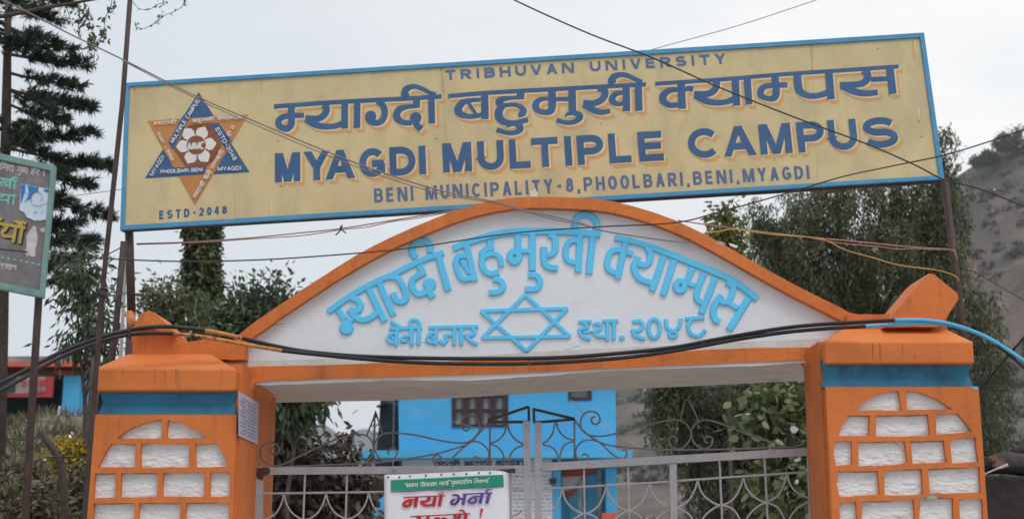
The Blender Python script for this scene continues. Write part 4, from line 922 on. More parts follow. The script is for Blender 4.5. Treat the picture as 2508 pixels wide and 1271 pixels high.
class Wave(Pl):
    def p(s, px, py, h=0.0): return Pl.p(s, px, py, h + bh(px))
pB2 = Wave((0, YG - .05, 0), (0, -1, 0)); HB = .011
def strip(mb, a, b, c, d, n, h):  # quad a,b (top) d,c (bottom) split in n along
    for i in range(n):
        q = lambda p, r, t: (p[0] + (r[0] - p[0]) * t, p[1] + (r[1] - p[1]) * t)
        u, v = i / n, (i + 1) / n
        mb.quad(*[pB2.p(*x, h) for x in (q(a, b, u), q(a, b, v), q(d, c, v), q(d, c, u))])
gs = MB(); a = z((210, 345), (2300, 242), (2310, 460), (215, 545)); strip(gs, *a, 30, HB)
part('stripe', gs, M['green'], ban)
gs = MB(); a = z((210, 562), (2310, 458), (2310, 468), (210, 574)); strip(gs, *a, 30, HB)
part('rule', gs, M['purple'], ban)
tx = MB(); a = z((475, 490), (2050, 392))
dev([['"', 's', 'ph', 'l'], ['j', 'I', 'v', 'n', 'k', 'A'], ['l', 'A', 'g', 'i'], ['g', 'u', 'N', 's', 't', 'r', 'I', 'y'], ['i', 'sh', 'k', 'x', 'A', '"']], tx, pB2, a[0], a[1], 9.5, 1.5, HB + .003, 1.3)
part('lettering', tx, M['print'], ban, 'white slogan on the green stripe')
tx = MB()
def bt(mb, items, h=HB): 
    for pts, w_ in items: mb.ribbon(pB2, z(*pts), [q / s for q in w_] if isinstance(w_, list) else w_ / s, h)
bt(tx, [([(443, 667), (1218, 632)], 24), ([(690, 660), (660, 846)], 66), ([(680, 705), (560, 710), (480, 750), (450, 800), (500, 828), (570, 800), (580, 750), (540, 730)], [25, 35, 50, 62, 50, 50, 56, 40]), ([(890, 655), (925, 690), (870, 735), (755, 748)], [50, 62, 44, 48]), ([(765, 755), (840, 808), (930, 808), (1000, 780)], [52, 52, 40, 42]), ([(1030, 650), (1000, 832)], 64), ([(1142, 642), (1108, 828)], 62), ([(1085, 592), (1135, 612), (1192, 582)], [18, 28, 16]), ([(1150, 556), (1172, 570)], 24)])
part('lettering', tx, M['red'], ban, 'slanted red word with a dot and crescent above')
tx = MB()
bt(tx, [([(1345, 628), (1420, 618), (1468, 650), (1450, 735), (1395, 790), (1335, 770), (1345, 725), (1410, 700)], [30, 34, 48, 50, 40, 46, 44, 30]), ([(1455, 690), (1580, 688)], 36), ([(1592, 610), (1552, 802)], 60), ([(1540, 606), (2102, 580)], 22), ([(1890, 645), (1770, 655), (1690, 690), (1660, 740), (1710, 770), (1785, 745), (1800, 700), (1760, 680)], [24, 34, 50, 56, 44, 46, 50, 36]), ([(1912, 598), (1866, 778)], 62), ([(2042, 588), (1992, 776)], 62), ([(2010, 590), (1990, 548), (2035, 520), (2092, 522)], [30, 34, 24, 16])])
part('lettering', tx, M['purple'], ban, 'slanted purple word')
tx = MB()
bt(tx, [([(572, 1022), (1682, 966)], 24), ([(690, 1018), (745, 1050), (720, 1100), (640, 1130)], [50, 56, 40, 36]), ([(660, 1130), (750, 1190), (830, 1190)], 44), ([(905, 1010), (870, 1200)], 60), ([(880, 1075), (800, 1080), (770, 1120), (820, 1150), (880, 1130)], 30), ([(1260, 1075), (1190, 1050), (1140, 1080), (1080, 1045), (1010, 1075), (990, 1130), (1050, 1180)], 38), ([(1380, 990), (1420, 1030), (1370, 1080), (1290, 1100)], 50), ([(1300, 1110), (1370, 1150), (1470, 1130)], 42), ([(1490, 985), (1450, 1190)], 62), ([(1610, 975), (1570, 1190)], 62), ([(1470, 912), (1545, 908), (1605, 985)], [20, 36, 40]), ([(1905, 872), (1868, 1062)], [52, 10]), ([(1858, 1120), (1850, 1165)], 40)])
part('lettering', tx, M['red'], ban, 'slanted red word with an exclamation mark')
for q in ((165, 293), (372, 290), (565, 273), (860, 258), (1147, 243), (1380, 235), (1617, 232), (1848, 213), (2052, 212)):
    a = z(q)[0]; part('eyelet', MB().disc(pB2, a[0], a[1], 2.6, HB + .004), M['eyelet'], ban)

# ------------------------------------------------------------------ paper notice on the passage side of the left pillar
xs_ = X(580, 1015, YF) + .0145
class Side(Pl):
    def p(s, px, py, h=0.0):
        v = Wx(px, py, xs_); return Vector((xs_ + h, v.y, v.z))
pN = Side((xs_, 7, 0), (1, 0, 0))
nt_ = thing('paper_notice', 'lilac grey paper notice with lines of print stuck on the orange pillar side', 'notice', pN.p(606, 1085))
part('sheet', MB().quad(*[pN.p(*p, .002) for p in ((583, 957), (632, 986), (631, 1088), (583, 1066))]), M['paper'], nt_)
pi = MB(); pr = MB()
for r in range(11):
    y = 968 + r * 8.6
    for a, b in ((.1, .38), (.46, .86)) if r % 3 else ((.2, .8),):
        e_ = lambda u, dy: pN.p(583 + 48 * u, y + dy + u * (29 - r * .7), .0035)
        (pr if r in (0, 4) else pi).quad(e_(a, 0), e_(b, 0), e_(b, 2.6), e_(a, 2.6))
part('print_lines', pi, M['paperink'], nt_); part('print_lines', pr, M['paperred'], nt_, 'faded red heading lines')

# ------------------------------------------------------------------ pale green framed notice board at the left edge
pO = Pl(W(60, 560, 5.6), (.22, -1, 0))
nb = thing('notice_board', 'worn charcoal notice board in a pale green frame with a torn poster', 'notice board', (pO.p(80, 1271).x, pO.p(80, 1271).y, 0))
oc = [(-260, 318), (138, 408), (108, 730), (-260, 655)]; ic = [(-248, 338), (124, 420), (97, 712), (-248, 640)]
part('panel', MB().fill(pO, [[(-258, 322), (134, 412), (106, 726), (-258, 652)]], 0, back=-.012), M['board'], nb)
part('frame', MB().fill(pO, [oc, ic], .01, back=-.03), M['boardframe'], nb, bevel=.002)
z = Z(0, 370, 3.433); s = 3.433
t = MB(); a = z((-420, 70), (330, 235)); dev([['p', 'A', 'n', 'I'], ['n', 'i', 'r', 'm', 'l'], ['t', 'i', 'm', 'r', 'A'], ['g', 'u', 'N'], ['h', 'e', 'r'], ['|']], t, pO, (a[0][0], a[0][1] + 8), (110, 434), 15, 2.8, .001); part('lettering', t, M['boardwhite'], nb, 'faded white top line')
t = MB(); dev([['p', 'u', 'r', 'kh'], ['h', 'u', 'r', 'kh', 'A', 'R']], t, pO, (-150, 440), (40, 465), 22, 4.6, .001); dev([['g', 'r', 'A', 'I'], ['m', 'A', 'y', 'A', '~']], t, pO, (-150, 478), (38, 503), 22, 4.6, .001); part('lettering', t, M['boardcyan'], nb, 'faded turquoise lines')
for off, m, w_, h in (((3.5, 3.5), 'boardblack', 8.5, .0008), ((0, 0), 'boardyellow', 7.5, .003)):
    t = MB(); dev([['n', 'i', 'r', 'g', 'd', 'A', 'R', 'dh', 'o', 'R']], t, pO, (-170 + off[0], 560 + off[1]), (56 + off[0], 598 + off[1]), 40, w_, h); part('lettering', t, M[m], nb, 'mustard yellow word' if off[0] == 0 else 'black shadow of the mustard word')
t = MB(); dev([['s', 'A', 'm', 'A'], ['b', 'A', 'l', 'k']], t, pO, (-150, 640), (40, 664), 13, 3, .001); part('lettering', t, M['boardwhite'], nb, 'faded white bottom words')
t = MB()
for i in range(-8, 8):
    x = 2 + i * 15; t.ribbon(pO, [(x, 629 + x * .19), (x + 8, 631 + x * .19)], 4, .001)
part('dashed_line', t, M['boardcyan'], nb)
pp = [(51, 451), (121, 464), (117, 538), (98, 541), (84, 541), (66, 533), (60, 522), (48, 515)]
po = part('poster', MB().fill(pO, [rough(pp, 7, .7)], .004, back=.001), M['posterpale'], nb, 'torn poster printed blue and white')
t = MB(); t.fill(pO, [z((178, 282), (215, 288), (212, 345), (190, 410), (172, 450))], .0055); t.fill(pO, [z((232, 292), (328, 310), (322, 345), (285, 360), (262, 400), (222, 425), (245, 360))], .0055); t.fill(pO, [z((370, 320), (410, 326), (408, 352), (372, 345))], .0055)
part('poster_sky', t, M['posterblue'], po)
t = MB(); t.ribbon(pO, z((268, 440), (262, 400), (285, 360), (325, 350), (355, 380), (350, 430)), 1.6, .0062); t.ribbon(pO, z((270, 455), (330, 465), (400, 440)), 1.2, .0062); t.ribbon(pO, z((288, 525), (315, 515)), 2.2, .0062); t.ribbon(pO, z((345, 530), (360, 510)), 1.4, .0062); t.ribbon(pO, z((215, 350), (240, 380), (205, 440)), 1.2, .0062)
part('poster_lines', t, M['posterline'], po)
t = MB(); t.fill(pO, [rough(z((280, 630), (305, 640), (318, 740), (300, 830), (298, 885), (262, 890), (240, 870), (232, 890), (205, 860), (220, 810), (222, 710)), 6, .8)], .0015); t.fill(pO, [rough(z((330, 650), (385, 640), (392, 690), (350, 680)), 5, 1)], .0015)
part('poster_scrap', t, M['boardwhite'], nb)
bp_ = pO.p(92, 722); 
q = MB().tube([pO.p(94, 560, -.045), pO.p(92, 722, -.045), Vector((pO.p(80, 1271, -.045).x - .02, pO.p(80, 1271, -.045).y, .0))], 9.5 * 5.6 / F, 12); part('post', q, M['rust'], nb, smooth=True)
q = MB().tube([pO.p(-200, 560, -.045), Vector((pO.p(-215, 1271, -.045).x - .02, pO.p(-215, 1271, -.045).y, .0))], 9.5 * 5.6 / F, 12); part('post', q, M['rust'], nb, smooth=True)

# ------------------------------------------------------------------ poles beside the left pillar
def pole(name, label, cat, pts, r0, m, n=12, extra=None):
    single(name, MB().tube(pts, r0, n), m, label, cat, smooth=True)
b = W(206, 1271, 6.6)
pole('iron_pole', 'thin leaning brown iron pole rising out of the top of the picture', 'pole', [W(323, -60, 6.6), W(300, 250, 6.6), W(253, 690, 6.6), b, (b.x - .12, 6.6, 0)], 6.6 * 6.6 / F, M['rust'])
b = W(272, 900, 7.5)
pole('iron_post', 'short brown iron post with a cut top behind the left pillar', 'post', [W(303, 592, 7.5), W(285, 790, 7.5), b, (b.x - .08, 7.5, 0)], 8 * 7.5 / F, M['darkpipe'])
b = W(300, 880, 7.9)
pole('grey_pipe', 'thin pale grey pipe standing against the rusty sign post', 'pipe', [W(309, 610, 7.95), W(300, 790, 7.95), W(294, 900, 7.95), (W(294, 900, 7.95).x - .04, 7.95, 0)], 4.5 * 7.9 / F, M['boardwhite'])
b = W(218, 1100, 12)
wp = MB().tube([W(236, 872, 12), W(230, 960, 12), W(218, 1105, 12), (b.x - .12, 12, 1.2)], [11 * 12 / F, 12 * 12 / F, 14 * 12 / F, 15 * 12 / F], 12)
single('timber_pole', wp, M['woodpole'], 'rough weathered timber stump beside the left pillar', 'pole', smooth=True)
bp = MB().tube([W(100, 1060, 9.5), W(124, 1090, 9.5), W(150, 1135, 9.5), W(156, 1200, 9.5), W(160, 1275, 9.5), (W(160, 1275, 9.5).x, 9.5, .3)], 9.5 * 9.5 / F, 10)
single('bent_pipe', bp, M['darkpipe'], 'dark bent pipe in the undergrowth by the notice board post', 'pipe', smooth=True)

# ------------------------------------------------------------------ blue campus building behind the gate
YH = 38.0; pH = PY(YH)
hx = lambda x: (x - 1254) / F * YH / (CP)  # rough scale only
hs = thing('campus_building', 'bright blue two storey building with a brown shuttered window behind the gate', 'building', (W(1240, 1200, YH).x, YH + 4, 0))
def V(px, py, Y=YH): return W(px, py, Y)
xl, xr = V(977, 1110).x, V(1508, 1110).x; zs = V(1250, 1116).z; ztop = V(1250, 905).z
# upper wall with window openings
w1 = [(1108, 968), (1243, 966), (1243, 1043), (1109, 1044)]; w2 = [(1394, 955), (1446, 953), (1446, 977), (1394, 978)]
w1b = [(1108, 918), (1243, 916), (1243, 1043), (1109, 1044)]; w2b = [(1394, 912), (1446, 910), (1446, 977), (1394, 978)]
outer = [(975, 890), (1507, 890), (1509, 1110), (977, 1110)]
part('wall', MB().fill(pH, [outer, w1b, w2b], 0, back=-.25), M['housecyan'], hs)
bk_ = MB().box(xl, xr, YH + .26, YH + 8, 0, ztop + .2)
part('core', bk_, M['housecyan'], hs)
part('roof', MB().box(xl - .5, xr + .5, YH - .5, YH + 8.5, ztop + .22, ztop + .4), M['slabgrey'], hs)
wn = part('window', MB().fill(pH, [w1b], -.16, back=-.2), M['glass'], hs)
fr_ = MB()
fr_.fill(pH, [[(1106, 916), (1245, 914), (1245, 1045), (1107, 1046)]] + [[(1113 + i * 33.2, y0), (1113 + i * 33.2 + 22, y0), (1113 + i * 33.2 + 22, y1), (1113 + i * 33.2, y1)] for i in range(4) for y0, y1 in ((923, 966), (972, 1001), (1007, 1038))], .03, back=-.10)
part('window_frame', fr_, M['wood'], wn)
gr = MB()
for i in range(4):
    x0 = 1124 + i * 33.2
    for y in range(926, 1038, 5): gr.ribbon(pH, [(x0 - 6, y), (x0 + 6, y)], 2.2, -.12)
    gr.ribbon(pH, [(x0, 924), (x0, 1037)], 1.6, -.118)
part('window_grille', gr, M['bars'], wn)
wn = part('window', MB().fill(pH, [w2b], -.16, back=-.2), M['glass'], hs)
part('window_frame', MB().fill(pH, [[(1392, 908), (1449, 906), (1449, 980), (1392, 981)], [(1398, 912), (1443, 912), (1443, 973), (1398, 973)]], .03, back=-.10), M['wood'], wn)
part('slab_edge', MB().box(xl - 1.1, xr + .35, YH - 1.2, YH + .24, V(1250, 1116).z - .12, V(1250, 1109).z), M['housecyan'], hs)
part('slab_underside', MB().box(xl - 1.0, xr + .25, YH - 1.1, YH + .2, V(1250, 1121).z - .02, V(1250, 1116).z - .124 + .09), M['houseshade'], hs)
# lower storey: name strip, notice wall, verandah recess with red beams, doors, corner column
pL = PY(YH - .35)
st2 = part('name_strip', MB().fill(pL, [[(985, 1122), (1352, 1122), (1352, 1152), (985, 1152)]], 0, back=-.2), M['housewhite'], hs)
t = MB(); dev([['m', 'y', 'A', 'G', 'd', 'I'], ['b', 'h', 'm', 'kh', 'I'], ['k', 'y', 'A', 'm', 'p', 's']], t, pL, (1062, 1151), (1300, 1147), 19, 4.2, .004); part('lettering', t, M['textblue'], st2)
nw = part('notice_wall', MB().fill(pL, [[(1000, 1154), (1352, 1154), (1356, 1330), (1000, 1330)]], 0, back=-.2), M['housewhite'], hs)
t = MB(); t2 = MB(); rr = random.Random(5)
for k in range(17):
    y = 1166 + k * 9.3
    for x0, x1 in ((1245, 1290), (1292, 1348)):
        x = x0
        while x < x1 - 6:
            l = rr.uniform(5, 14); (t2 if k % 3 else t).ribbon(pL, [(x, y + rr.uniform(-.5, .5)), (min(x + l, x1), y + rr.uniform(-.5, .5))], 2.4, .004); x += l + rr.uniform(2, 5)
part('lettering', t, M['textblue'], nw); part('lettering', t2, M['textorange'], nw)
part('pillar', MB().box(V(1354, 1200, YH - .4).x, V(1374, 1200, YH - .4).x, YH - .4, YH, 0, V(1250, 1121).z - .31), M['housecyan'], hs)
part('pillar', MB().box(V(1484, 1200, YH - .4).x, V(1511, 1200, YH - .4).x, YH - .4, YH, V(1500, 1258).z, V(1250, 1121).z - .31), M['housecyan'], hs)
part('plinth', MB().box(V(1474, 1258, YH - .5).x, V(1514, 1258, YH - .5).x, YH - .5, YH + .1, 0, V(1500, 1256).z), M['salmon'], hs)
pr_ = PY(YH - .02)
part('back_wall', MB().fill(pr_, [[(1375, 1152), (1484, 1152), (1484, 1400), (1375, 1400)]], .0, back=-.01), M['doorblue'], hs)
part('ceiling_panel', MB().fill(pr_, [[(1376, 1158), (1440, 1158), (1428, 1190), (1412, 1198), (1376, 1200)]], .03, back=.01), M['ceil'], hs)
part('beam', MB().fill(pr_, [[(1375, 1146), (1470, 1142), (1430, 1172), (1405, 1212), (1380, 1222), (1378, 1212), (1404, 1196), (1428, 1165), (1375, 1168)]], .07, back=.035), M['redbeam'], hs)
for x0, x1 in ((1394, 1416), (1436, 1464)):
    d = part('door', MB().fill(pr_, [[(x0, 1200 if x0 < 1400 else 1166), (x1, 1190 if x0 < 1400 else 1158), (x1, 1400), (x0, 1400)]], .06, back=.02), M['doorblue'], hs)
    part('door_frame', MB().fill(pr_, [[(x1, 1180 if x0 < 1400 else 1152), (x1 + 9, 1170 if x0 < 1400 else 1150), (x1 + 9, 1400), (x1, 1400)]], .075, back=.02), M['slabgrey'], d)
part('lamp', MB().fill(PY(YH - .5), [[(1345, 1171), (1364, 1171), (1361, 1185), (1348, 1185)]], 0, back=-.15), M['gatedark'], hs)
# dark clad neighbour on its left and thin pipes between
dk = thing('dark_shed', 'dark slate clad side of a tall shed left of the blue building', 'shed', (V(940, 1200, 42).x, 45, 0))
part('wall', MB().fill(PY(42), [[(938, 870), (979, 870), (974, 1020), (956, 1150), (944, 1400), (890, 1400), (916, 1150), (928, 1040)]], 0, back=-5), M['housedark'], dk)
part('eave', MB().fill(PY(41.6), [[(922, 992), (946, 988), (946, 991), (922, 995)]], 0, back=-.5), M['gatedark'], dk)
p_ = MB(); p_.tube([V(966, 960, 40), V(963, 1110, 40)], .03); part('drain_pipe', p_, M['slabgrey'], dk)
p_ = MB(); p_.tube([V(972, 960, 40), V(970, 1110, 40)], .04); part('drain_pipe', p_, M['gatedark'], dk)
lt = thing('blue_shed', 'low blue sheet roof showing behind the shrub through the gate', 'shed', (V(910, 1262, 30).x, 31, 0))
part('roof', MB().fill(PY(30), [[(860, 1275), (900, 1258), (925, 1225), (945, 1210), (950, 1330), (850, 1330)]], 0, back=-3), M['housecyan'], lt)
part('wall', MB().fill(PY(30.2), [[(868, 1331), (948, 1331), (948, 1420), (868, 1420)]], 0, back=-2.6), M['houseshade'], lt)
# utility mast seen through the gate
mast = MB(); mast.tube([V(918, 1045, 60), V(914, 1280, 60)], .09, 8)
mt = thing('utility_mast', 'thin grey mast with short cross arms beyond the gate', 'mast', (V(916, 1290, 60).x, 60, 0))
part('shaft', MB().tube([V(918, 1040, 60), V(913, 1120, 60), (V(913, 1120, 60).x, 60, 0)], .06, 8), M['slabgrey'], mt)
for y in (1042, 1062, 1110): part('cross_arm', MB().tube([V(908, y + 1, 60), V(932, y - 4, 60)], .05, 6), M['slabgrey'], mt)

# ------------------------------------------------------------------ terrace house with a red shop board, far left
YT = 34.0
th = thing('terrace_house', 'flat roofed house with light blue walls and a red shop board on the bank', 'house', (V(60, 1020, YT).x, YT + 4, V(60, 1020, YT).z - .3))
def hb(x0, x1, y0, y1, Y0, D, m, name, p=th, label=None):
    a = V(x0, y1, Y0); b = V(x1, y0, Y0); return part(name, MB().box(a.x, b.x, Y0, Y0 + D, a.z, b.z), m, p, label)
hb(-420, 216, 886, 897, YT - 1.5, 7, M['salmon'], 'roof_edge')
hb(-420, 222, 872, 885.6, YT - 1.3, 7, M['slabgrey'], 'roof', label='stained concrete parapet')
hb(-400, 190, 897.5, 925, YT - .6, 6, M['slabgrey'], 'ceiling_panel')
hb(150, 196, 918, 1016, YT - 1.2, .9, M['housecyan'], 'wall'); hb(196, 212, 916, 1016, YT - 1.0, .9, M['housecyan'], 'wall')
hb(-420, 150, 926, 1030, YT, 5, M['housedark'], 'back_wall')
hb(150, 213, 1016, 1024, YT - 1.3, 1.1, M['salmon'], 'plinth'); hb(196, 213, 906, 916, YT - 1.1, 1, M['redbeam'], 'beam'); hb(130, 196, 906, 918, YT - 1.25, 1, M['redbeam'], 'beam')
hb(-420, 14, 898, 913, YT - .9, .2, M['housecyan'], 'beam')
hb(140, 148, 994, 1022, YT - 1.25, .4, M['housewhite'], 'post')
tk = hb(156, 203, 861, 882, YT + 1, 1.6, M['housedark'], 'water_tank')
sb_ = hb(-420, 131, 922, 972, YT - 1.45, .08, M['redcloth'], 'shop_board')
pz = PY(YT - 1.452)
part('board_print', MB().fill(pz, [[(-300, 930), (112, 922), (112, 962), (-300, 968)]], .01), M['signgrey'], sb_)
t = MB(); latin('OHM', t, pz, 70, 112, ((50, 928), (112, 928)), ((50, 946), (112, 944)), 3.4, .03); latin('SL', t, pz, 80, 112, ((50, 950), (112, 948)), ((50, 962), (112, 960)), 3, .03); latin('S', t, pz, 53, 66, ((50, 928), (112, 928)), ((50, 946), (112, 944)), 3.4, .03)
part('lettering', t, M['redcloth'], sb_)
part('print_shape', MB().fill(pz, [[(18, 926), (42, 924), (38, 960), (18, 962)]], .02), M['housedark'], sb_)
# ------------------------------------------------------------------ foliage builder
def leafobj(name, C_, D_, ln, wd, m, parent, up=None, seed=1, hue=None, bend=0.0, label=None, jit=.35, oval=False):
    """one mesh of many small leaves: C_ centres, D_ axis directions, ln/wd sizes"""
    r_ = np.random.default_rng(seed); n = len(C_); D_ = D_ / (np.linalg.norm(D_, axis=1, keepdims=True) + 1e-9)
    q = r_.normal(size=(n, 3)); s_ = np.cross(D_, q); s_ /= np.linalg.norm(s_, axis=1, keepdims=True) + 1e-9
    nn = np.cross(D_, s_)
    ln = (np.full(n, ln) * r_.uniform(1 - jit, 1 + jit, n))[:, None]; wd = (np.full(n, wd) * r_.uniform(1 - jit, 1 + jit, n))[:, None]
    K = 6 if oval else 4; a = C_; b = C_ + D_ * ln * .45 + s_ * wd * .5 + nn * ln * bend; c = C_ + D_ * ln; d = C_ + D_ * ln * .45 - s_ * wd * .5 + nn * ln * bend
    if oval:
        P6 = [a, C_ + D_ * ln * .28 + s_ * wd * .46, C_ + D_ * ln * .68 + s_ * wd * .42 + nn * ln * .06, c, C_ + D_ * ln * .68 - s_ * wd * .42 + nn * ln * .06, C_ + D_ * ln * .28 - s_ * wd * .46]
    else: P6 = [a, b, c, d]
    V_ = np.stack(P6, 1).reshape(-1, 3) - np.array(ROOT[parent])
    me = bpy.data.meshes.new(name); me.vertices.add(K * n); me.vertices.foreach_set('co', V_.ravel())
    me.loops.add(K * n); me.loops.foreach_set('vertex_index', np.arange(K * n, dtype=np.int32))
    me.polygons.add(n); me.polygons.foreach_set('loop_start', np.arange(0, K * n, K, dtype=np.int32)); me.polygons.foreach_set('loop_total', np.full(n, K, dtype=np.int32))
    me.update(calc_edges=True); at = me.attributes.new('hue', 'FLOAT', 'FACE')
    h_ = r_.beta(2, 2.6, n) if hue is None else np.clip(hue + r_.normal(0, .13, n), 0, 1)
    at.data.foreach_set('value', h_.astype(np.float32)); me.materials.append(m)
    o = bpy.data.objects.new(name, me); COL.objects.link(o); o.parent = parent; ROOT[o] = ROOT[parent]
    if label: o['label'] = label
    return o
def unit(n, seed): 
    q = np.random.default_rng(seed).normal(size=(n, 3)); return q / np.linalg.norm(q, axis=1, keepdims=True)
def limb(mb, a, b, r0, r1, sag=.1, k=5, rr=random):
    a = Vector(a); b = Vector(b); pts = []
    for i in range(k + 1):
        t = i / k; p = a.lerp(b, t); p += Vector((rr.uniform(-1, 1), rr.uniform(-1, 1), rr.uniform(-1, 1))) * sag * math.sin(math.pi * t) * (b - a).length; pts.append(p)
    mb.tube(pts, [r0 + (r1 - r0) * i / k for i in range(k + 1)], 7); return pts

# ---- tall pine on the far left
YPn = 15.0; px_m = YPn / F
base = W(2, 1200, YPn); rr = random.Random(11)
pn = thing('pine_tree', 'tall dark pine with drooping needle branches behind the notice board', 'tree', (base.x, YPn, 1.9))
tk_ = MB(); tp = [(base.x - .02, YPn, 1.7), tuple(W(4, 800, YPn)), tuple(W(10, 500, YPn)), tuple(W(16, 250, YPn)), tuple(W(22, -120, YPn))]
tk_.tube(tp, [.085, .075, .065, .055, .03], 10)
part('trunk', tk_, M['bark'], pn, smooth=True)
bm_ = MB(); Cn = []; Dn = []; hue = []
def pine_branch(p0, az, ln, rise, drop, dens=1.0):
    d = Vector((math.cos(az), math.sin(az), 0)); pts = []
    for i in range(9):
        t = i / 8; pts.append(p0 + d * ln * t + Vector((0, 0, rise * t + drop * t * t)))
    bm_.tube(pts, [.022 * (1 - .8 * i / 8) for i in range(9)], 5)
    side = Vector((-d.y, d.x, 0))
    for i in range(int(ln / .030 * dens)):
        t = rr.uniform(.18, 1.0) ** .8; k = min(int(t * 8), 7); p = pts[k].lerp(pts[k + 1], t * 8 - k)
        tw = (d * rr.uniform(.3, 1.0) + side * rr.uniform(-1, 1) + Vector((0, 0, rr.uniform(-.35, .55)))).normalized() * rr.uniform(.05, .19) * (1.25 - .6 * t)
        e_ = p + tw; hh = rr.random()
        for j in range(34):
            u = rr.uniform(.25, 1.05); Cn.append(p + tw * u); Dn.append(tw.normalized() * .9 + Vector((rr.gauss(0, .55), rr.gauss(0, .55), rr.gauss(0, .5) - .05))); hue.append(.25 + .45 * hh)
for y0, x1, y1 in ((60, 175, 130), (20, 150, 60), (130, 205, 155), (175, 190, 208), (215, 228, 275), (330, 232, 330), (360, 246, 390), (400, 205, 440), (455, 250, 525), (560, 205, 545), (585, 252, 612), (640, 222, 640), (680, 238, 700), (-40, 165, 5), (250, 160, 305), (505, 175, 500)):
    p0 = W(8, y0, YPn); p1 = W(x1, y1, YPn); ln = p1.x - p0.x; dz = p1.z - p0.z
    az = rr.uniform(-.35, .35); pine_branch(p0, az, ln / math.cos(az), dz - .10, .10, 1.25)
for k in range(32):
    y0 = rr.uniform(-120, 800); pine_branch(W(8, y0, YPn), rr.uniform(.6, 5.7), rr.uniform(.6, 1.25), rr.uniform(-.25, .1), rr.uniform(-.1, .2), .9)
part('branches', bm_, M['twig'], pn)
leafobj('needles', np.array([tuple(v) for v in Cn]), np.array([tuple(v) for v in Dn]), .10, .014, L_PINE, pn, seed=3, hue=np.array(hue))
print('pine needles', len(Cn))

# ---- creeper clad trunk whose top is behind the sign board
YI = 20.0; iv = thing('creeper_trunk', 'thick standing trunk wrapped in climbing creeper behind the arch', 'tree', (W(490, 900, YI).x, YI, 0))
a0 = W(492, 1000, YI); a1 = W(496, 420, YI)
part('trunk', MB().tube([(a0.x, YI, 0), tuple(a0), tuple(a0.lerp(a1, .5)), tuple(a1)], [.22, .20, .18, .16], 12), M['bark'], iv, smooth=True)
r_ = np.random.default_rng(5); n = 15000; t = r_.uniform(0, 1, n); th_ = r_.uniform(0, 2 * np.pi, n)
zc = a0.z + (a1.z - a0.z) * t; rad = (.20 + .04 * np.sin(zc * 5 + th_ * 2) + r_.exponential(.03, n)) * np.interp(t, [0, .4, 1], [1.15, 1.0, .82])
Cc = np.stack([a0.x + (a1.x - a0.x) * t + rad * np.cos(th_), YI + rad * np.sin(th_), zc], 1)
Dd = np.stack([np.cos(th_) * .7, np.sin(th_) * .7, -np.ones(n) * .8], 1) + r_.normal(0, .45, (n, 3))
leafobj('leaves', Cc, Dd, .10, .05, L_IVY, iv, seed=6, hue=.30 + .25 * np.sin(zc * 3.1 + th_ * 3))
n = 1800; t = r_.uniform(0, 1, n); th_ = r_.uniform(2.5, 5.5, n)
# ---- leafy trees and shrubs: limbs with leaf clumps
def clump_tree(name, label, cat, base, spec, m, leaf, nleaf, trunk_r=.06, seed=1, droop=.0, group=None, clump=.3, bark=None, lname='leaves', spread=1.0, hue0=.15, hue1=.6):
    """spec: list of (centre, radius) foliage masses in world space"""
    r_ = np.random.default_rng(seed); rr = random.Random(seed)
    t = thing(name, label, cat, tuple(base), group); wb = MB(); base = Vector(base)
    top = Vector(max((c for c, r in spec), key=lambda c: c[2]))
    fork = base.lerp(Vector((sum(c[0] for c, _ in spec) / len(spec), sum(c[1] for c, _ in spec) / len(spec), min(c[2] for c, _ in spec))), .85)
    tp = limb(wb, base, fork, trunk_r, trunk_r * .75, .03, 4, rr)
    Cs, Ds, Hs = [], [], []
    vol = [float(np.prod(r)) if hasattr(r, '__len__') else r ** 3 for _, r in spec]; tot = sum(v ** .75 for v in vol)
    for (c, r), v in zip(spec, vol):
        rv = np.array(r if hasattr(r, '__len__') else (r, r, r), float); c = np.array(c, float)
        lp_ = limb(wb, fork, c - rv * np.array((0, 0, .3)), trunk_r * .55, trunk_r * .22, .07, 5, rr)
        k = max(3, int(9 * (v ** .75) / tot * len(spec)))
        share = int(nleaf * v ** .75 / tot); per = max(8, share // (k * 4))
        for i in range(k * 4):
            u = r_.normal(size=3); u /= np.linalg.norm(u); q = c + u * rv * r_.uniform(.35, 1.0) ** .6
            if i % 4 == 0: limb(wb, lp_[-1 - (i % 3)], q, trunk_r * .2, .004, .08, 4, rr)
            cr = clump * r_.uniform(.55, 1.25); pts = q + r_.normal(size=(per, 3)) * cr * np.array((.55, .55, .45 + droop)) - np.array((0, 0, droop * cr * .7))
            Cs.append(pts); dd = (pts - q) / cr + r_.normal(size=(per, 3)) * .7; dd[:, 2] -= .35 + droop * 2; Ds.append(dd); Hs.append(np.full(per, r_.uniform(hue0, hue1)))
    part('trunk', wb, bark or M['bark'], t)
    leafobj(lname, np.concatenate(Cs), np.concatenate(Ds), leaf[0], leaf[1], m, t, seed=seed + 1, hue=np.concatenate(Hs), oval=leaf[1] > .05); return t
def at(px, py, Y, r): return (tuple(W(px, py, Y)), tuple(q * Y / F for q in r))
def base_at(px, Y, z=0): return (W(px, 1271, Y).x, Y, z)
